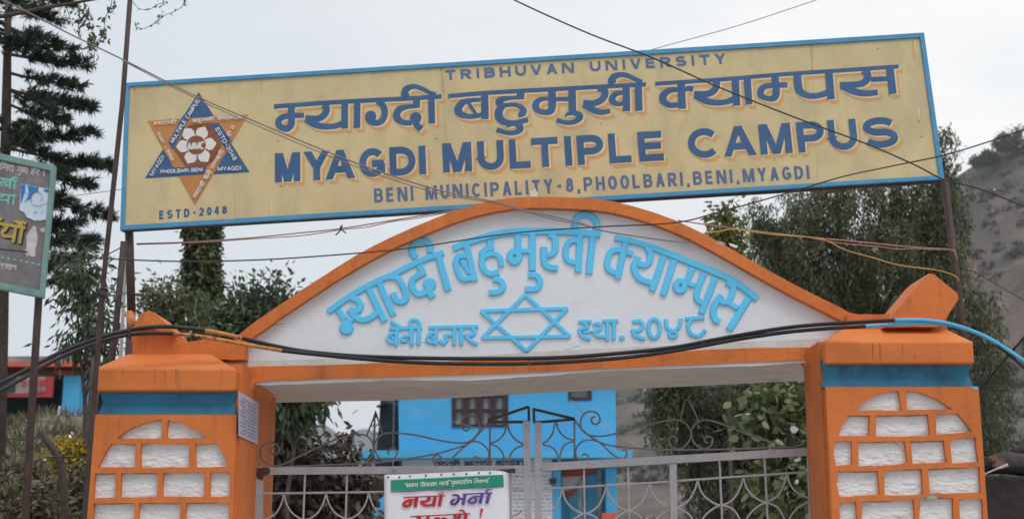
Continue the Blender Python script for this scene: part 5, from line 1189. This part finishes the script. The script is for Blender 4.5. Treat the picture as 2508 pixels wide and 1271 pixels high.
# weeping tree on the right: hanging strands from arching limbs
YW = 18.0
wt = thing('weeping_tree', 'large dark weeping tree with hanging strands behind the right side of the gate', 'tree', base_at(2120, YW))
r_ = np.random.default_rng(31); rr = random.Random(31); wb = MB(); Cs, Ds, Hs = [], [], []
b0_ = Vector(base_at(2120, YW)); f0 = W(2110, 930, YW); limb(wb, b0_, f0, .16, .12, .03, 5, rr)
masses = [((2306, 345), (26, 30), 20, .35), ((2312, 430), (44, 50), 50, .5), ((2050, 470), (150, 45), 150, .6), ((2240, 480), (120, 60), 170, .8), ((2310, 560), (56, 80), 90, .8), ((1960, 560), (120, 60), 170, .7), ((2130, 600), (150, 80), 260, .8), ((2290, 660), (80, 90), 150, .8), ((1890, 590), (50, 50), 60, .6), ((1930, 650), (80, 50), 110, .6), ((2060, 700), (90, 60), 130, .6), ((1850, 540), (34, 50), 26, .5),
  ((2405, 760), (34, 60), 50, .6), ((2425, 900), (42, 80), 60, .7), ((2430, 1040), (40, 80), 60, .6), ((1905, 950), (90, 50), 110, .9), ((1660, 960), (60, 40), 40, .8), ((1700, 1040), (50, 60), 50, .8), ((1800, 1010), (90, 70), 120, .9), ((1760, 1120), (70, 60), 90, .8), ((1900, 1120), (110, 80), 150, .8), ((1840, 1230), (120, 60), 110, .7), ((1625, 900), (34, 40), 26, 1.1), ((1690, 905), (24, 40), 18, .7), ((2150, 880), (160, 120), 120, .8)]
for (cx_, cy_), (rx, ry), k, hl in masses:
    c = W(cx_, cy_, YW); anchor = f0 if cy_ > 500 else W(2110, 720, YW)
    lp_ = limb(wb, f0.lerp(c, .02), c, .05, .02, .07, 5, rr)
    for i in range(int(k * (.62 if cy_ < 860 or cx_ > 2200 else 1.5))):
        u = r_.normal(size=3); u /= np.linalg.norm(u); u *= r_.uniform(.2, 1) ** .5
        q = np.array(c) + u * np.array((rx, 1.3 * max(rx, ry) * .8, ry)) * YW / F
        if i % 9 == 0: limb(wb, lp_[-1], q, .012, .004, .08, 4, rr)
        L_ = hl * r_.uniform(.5, 1.2); nl = int(60 * L_ + 16); s_ = r_.uniform(0, 1, nl)
        sway = r_.normal(0, .12, 2)
        pts = np.stack([q[0] + sway[0] * s_ + r_.normal(0, .045, nl), q[1] + sway[1] * s_ + r_.normal(0, .045, nl), q[2] + .12 - L_ * s_], 1)
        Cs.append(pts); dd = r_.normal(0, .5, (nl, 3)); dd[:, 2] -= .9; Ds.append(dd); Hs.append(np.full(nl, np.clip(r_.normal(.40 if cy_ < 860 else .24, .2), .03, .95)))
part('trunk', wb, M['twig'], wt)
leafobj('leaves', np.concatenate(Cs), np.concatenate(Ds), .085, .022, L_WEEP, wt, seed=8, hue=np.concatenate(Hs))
print('weep leaves', sum(len(c) for c in Cs))
clump_tree('sapling', 'slim yellow green sapling tip rising beside the arch on the right', 'tree', base_at(1780, 17), [at(1775, 530, 17, (24, 22, 26)), at(1782, 575, 17, (36, 30, 26)), at(1770, 610, 17, (46, 34, 26)), at(1790, 660, 17, (50, 40, 40))], L_YG, (.085, .045), 2600, .03, 41, .25, clump=.14)
clump_tree('broadleaf_shrub', 'broad leaved shrub with pale lime leaves through the right gate leaf', 'shrub', base_at(1930, 14), [at(1900, 975, 14, (46, 40, 30)), at(1880, 1030, 14, (50, 40, 40)), at(1945, 1040, 14, (44, 40, 50)), at(1930, 1100, 14, (56, 40, 36)), at(1960, 990, 14, (30, 30, 30)), at(1900, 1180, 14, (60, 40, 40)), at(1975, 1180, 14, (40, 40, 60))], L_LIME, (.105, .08), 900, .03, 43, .1, clump=.2, hue0=.1, hue1=.9)
clump_tree('dark_tree', 'dark leafy tree between the creeper trunk and the arch', 'tree', base_at(630, 19), [at(640, 748, 19, (56, 60, 30)), at(580, 778, 19, (50, 60, 28)), at(690, 735, 19, (26, 40, 24)), at(640, 800, 19, (80, 70, 34)), at(500, 815, 19, (60, 60, 30)), at(700, 830, 19, (60, 60, 60)), at(690, 950, 19, (30, 40, 30))], L_BUSH, (.12, .05), 8000, .10, 45, .2, clump=.3)
clump_tree('leafy_tree', 'pale small leaved tree left of the creeper trunk behind the pillar', 'tree', base_at(400, 17), [at(400, 715, 17, (40, 40, 28)), at(440, 760, 17, (60, 50, 40)), at(400, 800, 17, (60, 50, 40)), at(370, 740, 17, (26, 30, 24)), at(480, 820, 17, (50, 50, 40))], L_IVY, (.08, .04), 2600, .06, 47, .1, clump=.2, hue0=.3, hue1=.75)
clump_tree('drooping_tree', 'feathery green tree between the rusty poles and the pine', 'tree', base_at(215, 13), [at(195, 690, 13, (50, 40, 40)), at(225, 740, 13, (44, 40, 40)), at(175, 830, 13, (34, 40, 22)), at(240, 800, 13, (36, 40, 50)), at(265, 850, 13, (24, 40, 36)), at(205, 650, 13, (40, 40, 24))], L_BUSH, (.10, .028), 1700, .03, 49, .45, clump=.15)
clump_tree('copper_shrub', 'red brown leaved shrub seen through the left gate leaf', 'shrub', base_at(740, 16), [at(700, 1030, 16, (34, 30, 40)), at(690, 1100, 16, (40, 40, 40)), at(770, 1130, 16, (36, 30, 34)), at(720, 1190, 16, (50, 40, 40)), at(800, 1200, 16, (60, 40, 40)), at(870, 1190, 16, (44, 40, 40)), at(830, 1250, 16, (80, 50, 40)), at(720, 1260, 16, (60, 40, 40)), at(845, 1085, 16, (14, 16, 26))], L_RED, (.10, .06), 5600, .035, 51, .25, clump=.2)
clump_tree('green_shrub', 'green leafy spray hanging under the beam at the left of the gate', 'shrub', base_at(700, 15), [at(700, 995, 15, (34, 30, 24)), at(770, 985, 15, (20, 20, 20)), at(690, 960, 15, (40, 30, 24)), at(750, 960, 15, (40, 30, 24))], L_BUSH, (.11, .05), 1300, .03, 53, .3, clump=.18)
clump_tree('flowering_shrub', 'low shrub covered in yellow flowers beside the left pillar', 'shrub', base_at(172, 12, 1.2), [at(172, 1104, 12, (24, 24, 13)), at(192, 1110, 12, (18, 24, 13)), at(156, 1118, 12, (16, 24, 11)), at(182, 1126, 12, (26, 24, 12))], L_YEL, (.045, .026), 2200, .02, 55, 0, clump=.11, hue0=.4, hue1=.95)
for i, (px_, py_, Y_, r1, h_) in enumerate(((185, 1200, 11.5, (40, 40, 36), 'dull green shrub under the yellow flowers'), (40, 1175, 12, (56, 50, 26), 'tangled olive shrub on the bank below the red shop board'), (100, 1245, 10.5, (56, 50, 24), 'scrubby olive bush around the foot of the notice board post'), (5, 1225, 10.8, (44, 50, 40), 'dark scrub at the bottom corner beside the grey rubble'))):
    clump_tree('scrub_bush', h_, 'bush', base_at(px_, Y_, 1.0), [at(px_, py_, Y_, r1), at(px_ - 30, py_ + 30, Y_, r1), at(px_ + 25, py_ + 40, Y_, r1)], L_DRY, (.07, .028), 2600, .02, 60 + i, .1, 'scrub on the left bank', clump=.16)
# dry grass and weeds over the whole bank (nobody could count them)
r_ = np.random.default_rng(61); n = 26000; Y_ = r_.uniform(9.5, 40, n); X_ = -.235 * Y_ - r_.uniform(.3, 9, n); keep = fbm(X_ * .9, Y_ * .9, 8) > .40
X_, Y_ = X_[keep], Y_[keep]; Z_ = bankf(X_, Y_); D_ = r_.normal(0, .45, (len(X_), 3)); D_[:, 2] = r_.uniform(.4, 1, len(X_)); ROOT[None] = Vector((0, 0, 0))
so = leafobj('bank_grass', np.stack([X_, Y_, Z_ - .02], 1), D_, .24, .035, L_DRY, None, seed=62, hue=np.clip(fbm(X_ * .5, Y_ * .5, 18) * 1.2 - .1, 0, 1)); so['kind'] = 'stuff'
# rubble blocks on the bank
for i, (px_, py_, w_, h_, lb) in enumerate(((82, 1185, 44, 22, 'upper grey rubble block in the scrub'), (72, 1222, 60, 20, 'middle grey rubble block in the scrub'), (104, 1212, 34, 26, 'tilted grey rubble block below the yellow shrub'), (80, 1252, 60, 20, 'lowest grey rubble block at the bottom edge'))):
    single('rubble_block', MB().fill(PY(11.2 + .1 * i), [rough([(px_ - w_ / 2, py_ - h_ / 2), (px_ + w_ / 2, py_ - h_ / 2 + 3), (px_ + w_ / 2 - 3, py_ + h_ / 2), (px_ - w_ / 2 + 4, py_ + h_ / 2)], 9, 2.2)], 0, back=-.25), M['block'], lb, 'stone', group='rubble on the bank', bevel=.01)
for i, (px_, py_, Y_, w_, h_, lb) in enumerate(((30, 1040, 30, 46, 12, 'flat pale slab lying on the bank under the shop board'), (118, 1022, 31, 26, 22, 'grey boulder by the blue house wall'), (60, 1030, 32, 20, 18, 'small grey boulder under the red board'), (5, 1112, 18, 40, 18, 'pale stone at the left edge of the bank'))):
    bm2 = bmesh.new(); bmesh.ops.create_icosphere(bm2, subdivisions=3, radius=1)
    c = W(px_, py_, Y_); mb = MB(); rs = np.random.default_rng(i)
    for v in bm2.verts:
        k = .8 + .45 * float(fbm(np.array([v.co.x * 1.3 + i * 9]), np.array([v.co.y * 1.3 + v.co.z * 1.7]), i)[0]); mb.v.append((c.x + v.co.x * w_ / 2 * Y_ / F * k, Y_ + v.co.y * w_ / 2 * Y_ / F * k, c.z + v.co.z * h_ / 2 * Y_ / F * k))
    mb.f = [tuple(v.index for v in f.verts) for f in bm2.faces]; bm2.free()
    single('boulder', mb, M['block'], lb, 'stone', group='boulders on the bank', smooth=True)
# ---- overhanging branch with hanging creeper at the top left, and the bare twig beside it
YV = 10.5
hv = thing('hanging_vine', 'bare dark branch with strings of small leaves hanging at the top of the picture', 'vine', tuple(W(200, 60, YV)))
part('branch', MB().tube([W(-120, 60, YV), W(20, 38, YV), W(120, 18, YV), W(180, 8, YV), W(260, -6, YV), W(420, -40, YV)], [.02, .018, .015, .012, .011, .01], 8), M['twig'], hv, smooth=True)
Cs, Ds, Hs = [], [], []; tw = MB(); r_ = np.random.default_rng(71)
for pts, dens in (([(205, 5), (212, 30), (220, 60), (228, 90), (222, 118)], 110), ([(275, -8), (270, 20), (258, 45), (255, 75), (258, 95)], 70), ([(228, 85), (232, 120), (230, 150), (234, 168)], 22), ([(190, 20), (196, 45), (192, 70), (196, 80)], 40), ([(258, 95), (235, 112), (222, 118)], 5), ([(165, 25), (172, 50), (168, 62)], 14)):
    sm_ = catmull(pts, 6); tw.tube([W(a, b, YV) for a, b in sm_], .003, 5)
    for j in range(dens):
        a, b = sm_[r_.integers(len(sm_))]; c = np.array(W(a + r_.normal(0, 6), b + r_.normal(0, 5), YV + r_.normal(0, .05))); Cs.append(c); q = r_.normal(0, .5, 3); q[2] -= .7; Ds.append(q)
part('twigs', tw, M['twig'], hv); leafobj('leaves', np.array(Cs), np.array(Ds), .045, .022, L_BUSH, hv, seed=72)
bt_ = thing('bare_twig', 'thin bare hanging twig with a few dry leaves at the top', 'twig', tuple(W(380, 20, YV)))
tw = MB(); Cs, Ds = [], []
for pts in ([(326, 5), (340, 22), (365, 24), (385, 12), (400, 8)], [(330, 55), (336, 68), (355, 70), (382, 55), (405, 38), (425, 30), (445, 18), (452, 4)], [(385, 52), (395, 38)], [(400, 8), (404, -20)], [(452, 4), (460, -30)]):
    sm_ = catmull(pts, 6); tw.tube([W(a, b, YV) for a, b in sm_], .0026, 5)
    for j in range(12):
        a, b = sm_[r_.integers(len(sm_))]; Cs.append(np.array(W(a + r_.normal(0, 2.5), b + r_.normal(0, 2.5), YV))); q = r_.normal(0, .6, 3); q[2] -= .3; Ds.append(q)
for c0_ in ((402, 6), (455, 6), (338, 66)):
    for j in range(9): Cs.append(np.array(W(c0_[0] + r_.normal(0, 4), c0_[1] + r_.normal(0, 4), YV))); Ds.append(r_.normal(0, .6, 3))
part('stem', tw, M['twig'], bt_); leafobj('leaves', np.array(Cs), np.array(Ds), .03, .014, L_DRY, bt_, seed=74)
# ---- scrub dotted over the valley side (far too many to count)
r_ = np.random.default_rng(91); Cs, Ds, Hs = [], [], []
def scatter(n, x0, x1, y0, y1, hf, sz):
    X_ = r_.uniform(x0, x1, n); Y_ = r_.uniform(y0, y1, n); keep = fbm(X_ / 40, Y_ / 40, 33) > .46; X_ = X_[keep]; Y_ = Y_[keep]; Z_ = hf(X_, Y_)
    for x, y, z_ in zip(X_, Y_, Z_):
        q = sz * r_.uniform(.5, 1.5); k = 26; p = r_.normal(size=(k, 3)) * q * np.array((.5, .5, .35)); p[:, 2] = np.abs(p[:, 2])
        Cs.append(p + (x, y, z_ - .2)); Ds.append(r_.normal(size=(k, 3))); Hs.append(np.full(k, r_.uniform(.1, .8)))
scatter(3200, -20, 260, 260, 540, hillf, 2.0); scatter(900, 30, 150, 170, 330, spurf, 1.3)
ROOT[None] = Vector((0, 0, 0)); so = leafobj('hillside_scrub', np.concatenate(Cs), np.concatenate(Ds), 1.5, 1.0, L_FAR, None, seed=92, hue=np.concatenate(Hs)); so['kind'] = 'stuff'
# ---- trees on the ridge
for i, (px_, py_, w_, h_, lb) in enumerate(((2478, 335, 36, 26, 'large spreading tree on the ridge at the right edge'), (2452, 352, 20, 16, 'lower limb of trees on the ridge beside the spreading tree'), (2500, 372, 26, 20, 'dark bushy tree on the ridge under the spreading tree'), (2393, 395, 14, 12, 'small round tree on the ridge crest, the leftmost'), (2418, 382, 9, 15, 'slim upright tree on the ridge crest'), (2432, 388, 9, 12, 'narrow tree on the ridge between the slim tree and the spreading tree'))):
    Yr = 505; clump_tree('ridge_tree', lb, 'tree', (W(px_, 420, Yr).x, Yr, W(px_, py_ + h_ * 2.2, Yr).z), [at(px_, py_, Yr, (w_, w_, h_)), at(px_ + w_ * .4, py_ + h_ * .5, Yr, (w_ * .6, w_ * .6, h_ * .6))], L_FAR, (1.1, .7), 700, .35, 80 + i, .0, 'trees on the ridge', clump=1.4)

# ------------------------------------------------------------------ dark wall and logs by the right pillar
sw = MB().box(W(2412, 1200, 9).x, W(2412, 1200, 9).x + 4, 9, 9.5, 0, W(2450, 1165, 9).z)
single('stone_wall', sw, M['wall'], 'dark wall beside the right pillar under the logs', 'wall', bevel=.02)
lg = MB().tube([W(2418, 1140, 9.1), W(2460, 1132, 9.2), W(2530, 1142, 9.3), W(2640, 1150, 9.4)], [.055, .075, .08, .08], 12); single('log', lg, M['log'], 'dark log lying on the dark wall beside the right pillar', 'log', smooth=True)
lg = MB().tube([W(2488, 1115, 9.5), W(2530, 1100, 9.5), W(2620, 1085, 9.5)], [.05, .06, .06], 12); single('log', lg, M['log'], 'smaller dark log at the right edge above the long one', 'log', smooth=True)
for p_, lb in ((([(2424, 1120), (2440, 1114), (2446, 1122), (2432, 1130)]), 'topmost piece of pink broken brick on the log'), (([(2438, 1128), (2458, 1122), (2464, 1138), (2446, 1146), (2436, 1140)]), 'larger pink broken brick in front of the log')):
    single('brick_piece', MB().fill(PY(8.98), [rough(p_, 5, 1.2)], 0, back=-.06), M['pinkstone'], lb, 'brick', group='broken bricks on the wall')
single('white_stick', MB().tube([W(2412, 1160, 8.97), W(2440, 1148, 8.97), W(2468, 1138, 8.97)], [.004, .006, .012], 6), M['boardwhite'], 'pale splinter of wood leaning on the dark wall', 'stick')

# ------------------------------------------------------------------ cables and wires
def wire(name, label, pts, wpx, m, cat='wire', group=None, n=8):
    P3 = [(p[0], p[1], p[2]) for p in pts]; sm_ = catmull(P3, 8)
    w3 = [W(a, b, c) for a, b, c in sm_]; c3 = [c for _, _, c in sm_]
    out = lambda p: p[0] < 0 or p[0] > 2508 or p[1] < 0
    if out(pts[0]): w3 = [w3[0] + (w3[0] - w3[6]).normalized() * 9] + w3; c3 = [c3[0]] + c3
    if out(pts[-1]): w3 = w3 + [w3[-1] + (w3[-1] - w3[-7]).normalized() * 9]; c3 = c3 + [c3[-1]]
    single(name, MB().tube(w3, [wpx / 2 * c / F for c in c3], n), m, label, cat, group=group, smooth=True)
GW = 'overhead wires'
def two(name, lab, pts, dy, wpx, m, gap0=0, cat='wire'):
    wire(name, lab, pts, wpx, m, cat, GW)
wire('cable', 'pale brown cable running down from the top left corner across the emblem', [(-60, -28, 5.4), (0, -2, 5.6), (90, 42, 5.8), (175, 86, 6), (308, 150, 6.3), (480, 236, 6.5), (620, 296, 6.6), (860, 395, 6.8), (1060, 462, 7.0), (1218, 496, 7.2), (1290, 516, 7.26), (1420, 546, 7.27), (1480, 566, 7.28), (1640, 590, 7.28), (1720, 594, 7.27)], 4.0, M['thinwire'], 'cable', GW)
wire('cable', 'second strand just under the pale cable across the emblem', [(300, 149, 6.31), (480, 242, 6.5), (620, 304, 6.6), (860, 404, 6.8), (1060, 470, 7.0), (1218, 499, 7.2), (1290, 520, 7.26), (1360, 538, 7.27), (1430, 552, 7.27), (1475, 565, 7.28)], 3.0, M['thinwire'], 'cable', GW)
wire('black_wire', 'black wire falling from the top edge across the word campus to the right edge', [(1215, -28, 6.2), (1262, 2, 6.2), (1440, 82, 6.3), (1600, 143, 6.4), (1760, 214, 6.4), (1960, 293, 6.4), (2120, 352, 6.4), (2240, 404, 6.3), (2312, 440, 6.3), (2400, 463, 6.2), (2508, 506, 6.1), (2600, 548, 6.0)], 4.2, M['blackwire'], 'wire', GW)
wire('thin_wire', 'thin wire rising to the top edge above the end of the sign', [(1540, 142, 9.2), (1605, 120, 9.2), (1800, 66, 9.4), (1960, 14, 9.6), (2060, -20, 9.7)], 2.2, M['thinwire'], 'wire', GW)
wire('black_wire', 'black wire crossing the upper part of the raised letters and the sign corner', [(-60, 600, 5.4), (0, 610, 5.5), (120, 622, 5.7), (240, 632, 6.0), (430, 640, 6.3), (620, 637, 6.5), (800, 626, 6.7), (1000, 608, 6.9), (1250, 572, 7.0), (1460, 556, 7.1), (1650, 546, 7.0), (1760, 520, 6.9), (1940, 470, 6.8), (2060, 434, 6.7), (2180, 408, 6.7), (2310, 381, 6.6), (2420, 348, 6.5), (2508, 318, 6.4), (2600, 285, 6.3)], 3.6, M['blackwire'], 'wire', GW)
wire('twisted_wire', 'brown twisted wire from the rusty post to the arch, with a knot', [(335, 597, 7.85), (480, 592, 7.8), (620, 582, 7.7), (740, 570, 7.6), (835, 560, 7.5), (960, 540, 7.4), (1060, 524, 7.35), (1140, 512, 7.3)], 3.2, M['thinwire'], 'wire', GW)
wire('twisted_wire', 'lower strand of the brown wire from the rusty post to the arch', [(335, 599, 7.86), (480, 594, 7.8), (620, 585, 7.7), (740, 577, 7.6), (835, 563, 7.5), (900, 556, 7.44), (960, 543, 7.4), (1030, 533, 7.35), (1120, 516, 7.3)], 2.6, M['pinkwire'], 'wire', GW)
wire('wire_knot', 'frayed knot of wire tied on the brown twisted wire', [(822, 576, 7.48), (832, 566, 7.48), (838, 552, 7.48), (834, 560, 7.47), (848, 571, 7.48)], 3.4, M['gatedark'], 'knot')
wire('twisted_wire', 'pinkish twisted wire from the arch to the rusty post on the right', [(1660, 540, 7.35), (1700, 546, 7.4), (1780, 557, 7.45), (1890, 571, 7.5), (1990, 582, 7.6), (2100, 592, 7.7), (2220, 604, 7.8), (2325, 611, 7.85), (2338, 618, 7.83), (2346, 640, 7.85)], 3.4, M['pinkwire'], 'wire', GW)
wire('twisted_wire', 'lower pinkish strand meeting the rusty post on the right', [(1985, 583, 7.6), (2060, 596, 7.66), (2150, 604, 7.74), (2195, 610, 7.78), (2240, 609, 7.8), (2325, 613, 7.86)], 2.6, M['pinkwire'], 'wire', GW)
wire('yellow_wire', 'yellow wire sagging from the arch down to the rusty post on the right', [(1725, 571, 7.4), (1760, 567, 7.42), (1800, 562, 7.45), (1890, 574, 7.5), (1990, 582, 7.58), (2030, 592, 7.62), (2070, 612, 7.64), (2140, 632, 7.7), (2205, 650, 7.76), (2290, 661, 7.82), (2335, 674, 7.84), (2348, 688, 7.86)], 3.4, M['yellowwire'], 'wire', GW)
for q, r0, lb in ((1985, 6, 'black tape on the pink wire'),):
    pass
HC = 'heavy cables draped over the gateway'
wire('black_cable', 'upper thick black cable draped over both pillar caps', [(-60, 962, 6.2), (0, 938, 6.3), (70, 902, 6.4), (150, 862, 6.6), (240, 828, 6.8), (300, 812, 6.9), (360, 802, 6.92), (420, 800, 6.95), (500, 808, 7.0), (505, 809, 7.0)], 11, M['cable'], 'cable', HC)
wire('painted_cable', 'orange splashed stretch of the upper thick cable beside the broken knob', [(503, 809, 7.0), (520, 812, 7.0), (560, 820, 7.02), (592, 828, 7.05)], 10.6, M['orangecable'], 'cable', HC)
wire('black_cable', 'thick black cable sagging along the foot of the white panel', [(590, 827, 7.05), (640, 840, 7.12), (720, 856, 7.2), (800, 866, 7.22), (900, 873, 7.22), (1050, 877, 7.22), (1200, 878, 7.22), (1350, 876, 7.22), (1480, 868, 7.22), (1640, 852, 7.2), (1760, 830, 7.15), (1900, 806, 7.02), (2000, 795, 6.95), (2100, 789, 6.9), (2192, 784, 6.85)], 10.5, M['cable'], 'cable', HC)
wire('black_cable', 'lower thick black cable reaching the bottom of the orange strip', [(-60, 982, 6.15), (0, 957, 6.2), (70, 918, 6.35), (150, 874, 6.55), (240, 838, 6.78), (300, 822, 6.88), (360, 816, 6.9), (420, 816, 6.93), (425, 816, 6.93)], 10.5, M['cable'], 'cable', HC)
wire('painted_cable', 'orange splashed stretch of the lower thick cable above the left cap', [(423, 816, 6.93), (480, 822, 6.98), (540, 832, 7.0), (610, 845, 7.06), (690, 858, 7.16)], 10, M['orangecable'], 'cable', HC)
wire('black_cable', 'thick black cable crossing below its twin at the middle of the strip', [(688, 858, 7.16), (760, 866, 7.2), (860, 876, 7.2), (960, 884, 7.2), (1060, 889, 7.2), (1200, 891, 7.2), (1320, 889, 7.2), (1450, 882, 7.2), (1560, 872, 7.2), (1680, 854, 7.18), (1800, 832, 7.1), (1920, 814, 7.0), (2030, 804, 6.9), (2100, 800, 6.88), (2120, 799, 6.87)], 10.5, M['cable'], 'cable', HC)
wire('blue_cable', 'upper light blue cable arching over the right cap to the right edge', [(2190, 784, 6.85), (2260, 784, 6.85), (2330, 794, 6.85), (2400, 818, 6.85), (2452, 846, 6.83), (2508, 884, 6.8), (2600, 950, 6.75)], 10, M['bluecable'], 'cable', HC)
wire('blue_cable', 'lower light blue cable lying on the right cap', [(2118, 799, 6.87), (2200, 794, 6.86), (2280, 792, 6.86), (2340, 799, 6.86), (2400, 819, 6.86), (2440, 840, 6.84), (2470, 860, 6.84)], 9, M['bluecable'], 'cable', HC)
wire('black_cable', 'black tail of the cable leaving below the blue one at the right edge', [(2440, 846, 6.83), (2470, 866, 6.83), (2508, 900, 6.8), (2600, 975, 6.75)], 8, M['cable'], 'cable', HC)
wire('cable_tie', 'dark binding wrapped round the blue cables at the right', [(2446, 842, 6.84), (2458, 850, 6.84), (2468, 857, 6.84)], 16, M['cable'], 'binding')
wire('black_wire', 'black slanting cable behind the right pillar', [(2380, 975, 8.4), (2402, 950, 8.3), (2450, 893, 8.1), (2508, 826, 7.9), (2600, 720, 7.6)], 6, M['blackwire'], 'wire', GW)
wire('cable_tie', 'dark binding holding the thick cables against the left pillar stub', [(318, 800, 6.86), (316, 815, 6.86), (320, 830, 6.88)], 6, M['darkpipe'], 'binding')
wire('thin_wire', 'thin wire between the pine and the rusty pole', [(150, 486, 9), (180, 480, 9), (240, 472, 8.8), (302, 463, 8.6)], 1.8, M['thinwire'], 'wire', GW)
wire('thin_wire', 'slanting dark wire from the rusty sign post down past the poles', [(300, 604, 7.7), (270, 620, 7.5), (235, 635, 7.3), (190, 660, 7), (120, 685, 6.6)], 3, M['blackwire'], 'wire', GW)
wire('thin_wire', 'loop of wire hanging between the leaning pole and the short post', [(303, 640, 7.4), (292, 670, 7.2), (275, 710, 6.9), (262, 722, 6.7), (248, 716, 6.6), (252, 705, 6.6)], 3.4, M['blackwire'], 'wire', GW)
wire('thin_wire', 'wire wrapped round the poles behind the left pillar', [(243, 715, 6.55), (262, 724, 6.58), (282, 722, 7.2), (304, 719, 7.6), (330, 719, 7.6)], 3, M['blackwire'], 'wire', GW)
wire('wire_knot', 'tangle of dark wire bound on the leaning iron pole', [(240, 712, 6.52), (252, 722, 6.52), (264, 712, 6.56), (250, 706, 6.53), (240, 720, 6.53), (258, 728, 6.55), (268, 720, 6.6)], 6, M['gatedark'], 'knot')
wire('wire_knot', 'tangle of dark wire between the short post and the sign post', [(272, 742, 7.3), (286, 734, 7.3), (300, 744, 7.4), (290, 752, 7.35), (312, 750, 7.6)], 4, M['gatedark'], 'knot')
wire('wire_knot', 'coil of rusty wire dangling from a wire beside the right sign post', [(2390, 640, 8.2), (2388, 660, 8.2), (2380, 672, 8.2), (2390, 678, 8.2), (2392, 664, 8.2), (2384, 660, 8.2)], 4, M['pinkwire'], 'knot')
wire('thin_wire', 'thin dark wire from the right sign post out to the right edge', [(2350, 655, 7.9), (2390, 668, 8.0), (2440, 696, 8.1), (2508, 735, 8.2)], 2, M['blackwire'], 'wire', GW)
wire('thin_wire', 'thin wire across the scrub at the left edge', [(-40, 1076, 9), (30, 1074, 9), (60, 1077, 9), (110, 1072, 9.4)], 3, M['blackwire'], 'wire', GW)
wire('thin_wire', 'sagging wire across the scrub to the bent pipe', [(-20, 1150, 9), (40, 1146, 9), (80, 1130, 9.2), (130, 1118, 9.4), (205, 1120, 9.6)], 3.4, M['blackwire'], 'wire', GW)

wire('thin_wire', 'pale slack line from the small window of the blue building down to the right', [(1396, 978, 37.7), (1440, 1018, 37), (1500, 1058, 36.5), (1560, 1090, 36), (1600, 1100, 35.5), (1680, 1106, 35)], 2.2, M['slabgrey'], 'wire', GW)
wire('thin_wire', 'faint grey line crossing the blue wall to the brown window', [(930, 975, 37.4), (1010, 1002, 37.6), (1110, 1032, 37.7), (1240, 1068, 37.6), (1340, 1096, 37.3)], 1.4, M['slabgrey'], 'wire', GW)

# ------------------------------------------------------------------ air
hz = MB().box(-2600, 2600, -50, 5200, -1.5, 330)
hm = bpy.data.materials.new('haze air'); hm.use_nodes = True; t = hm.node_tree
for n in list(t.nodes):
    if n.type == 'BSDF_PRINCIPLED': t.nodes.remove(n)
pv = t.nodes.new('ShaderNodeVolumePrincipled'); pv.inputs['Color'].default_value = (.96, .98, 1, 1); pv.inputs['Density'].default_value = .00017
pv.inputs['Anisotropy'].default_value = .0
t.links.new(pv.outputs[0], t.nodes['Material Output'].inputs['Volume'])
ho = single('haze', hz, hm, kind='stuff')
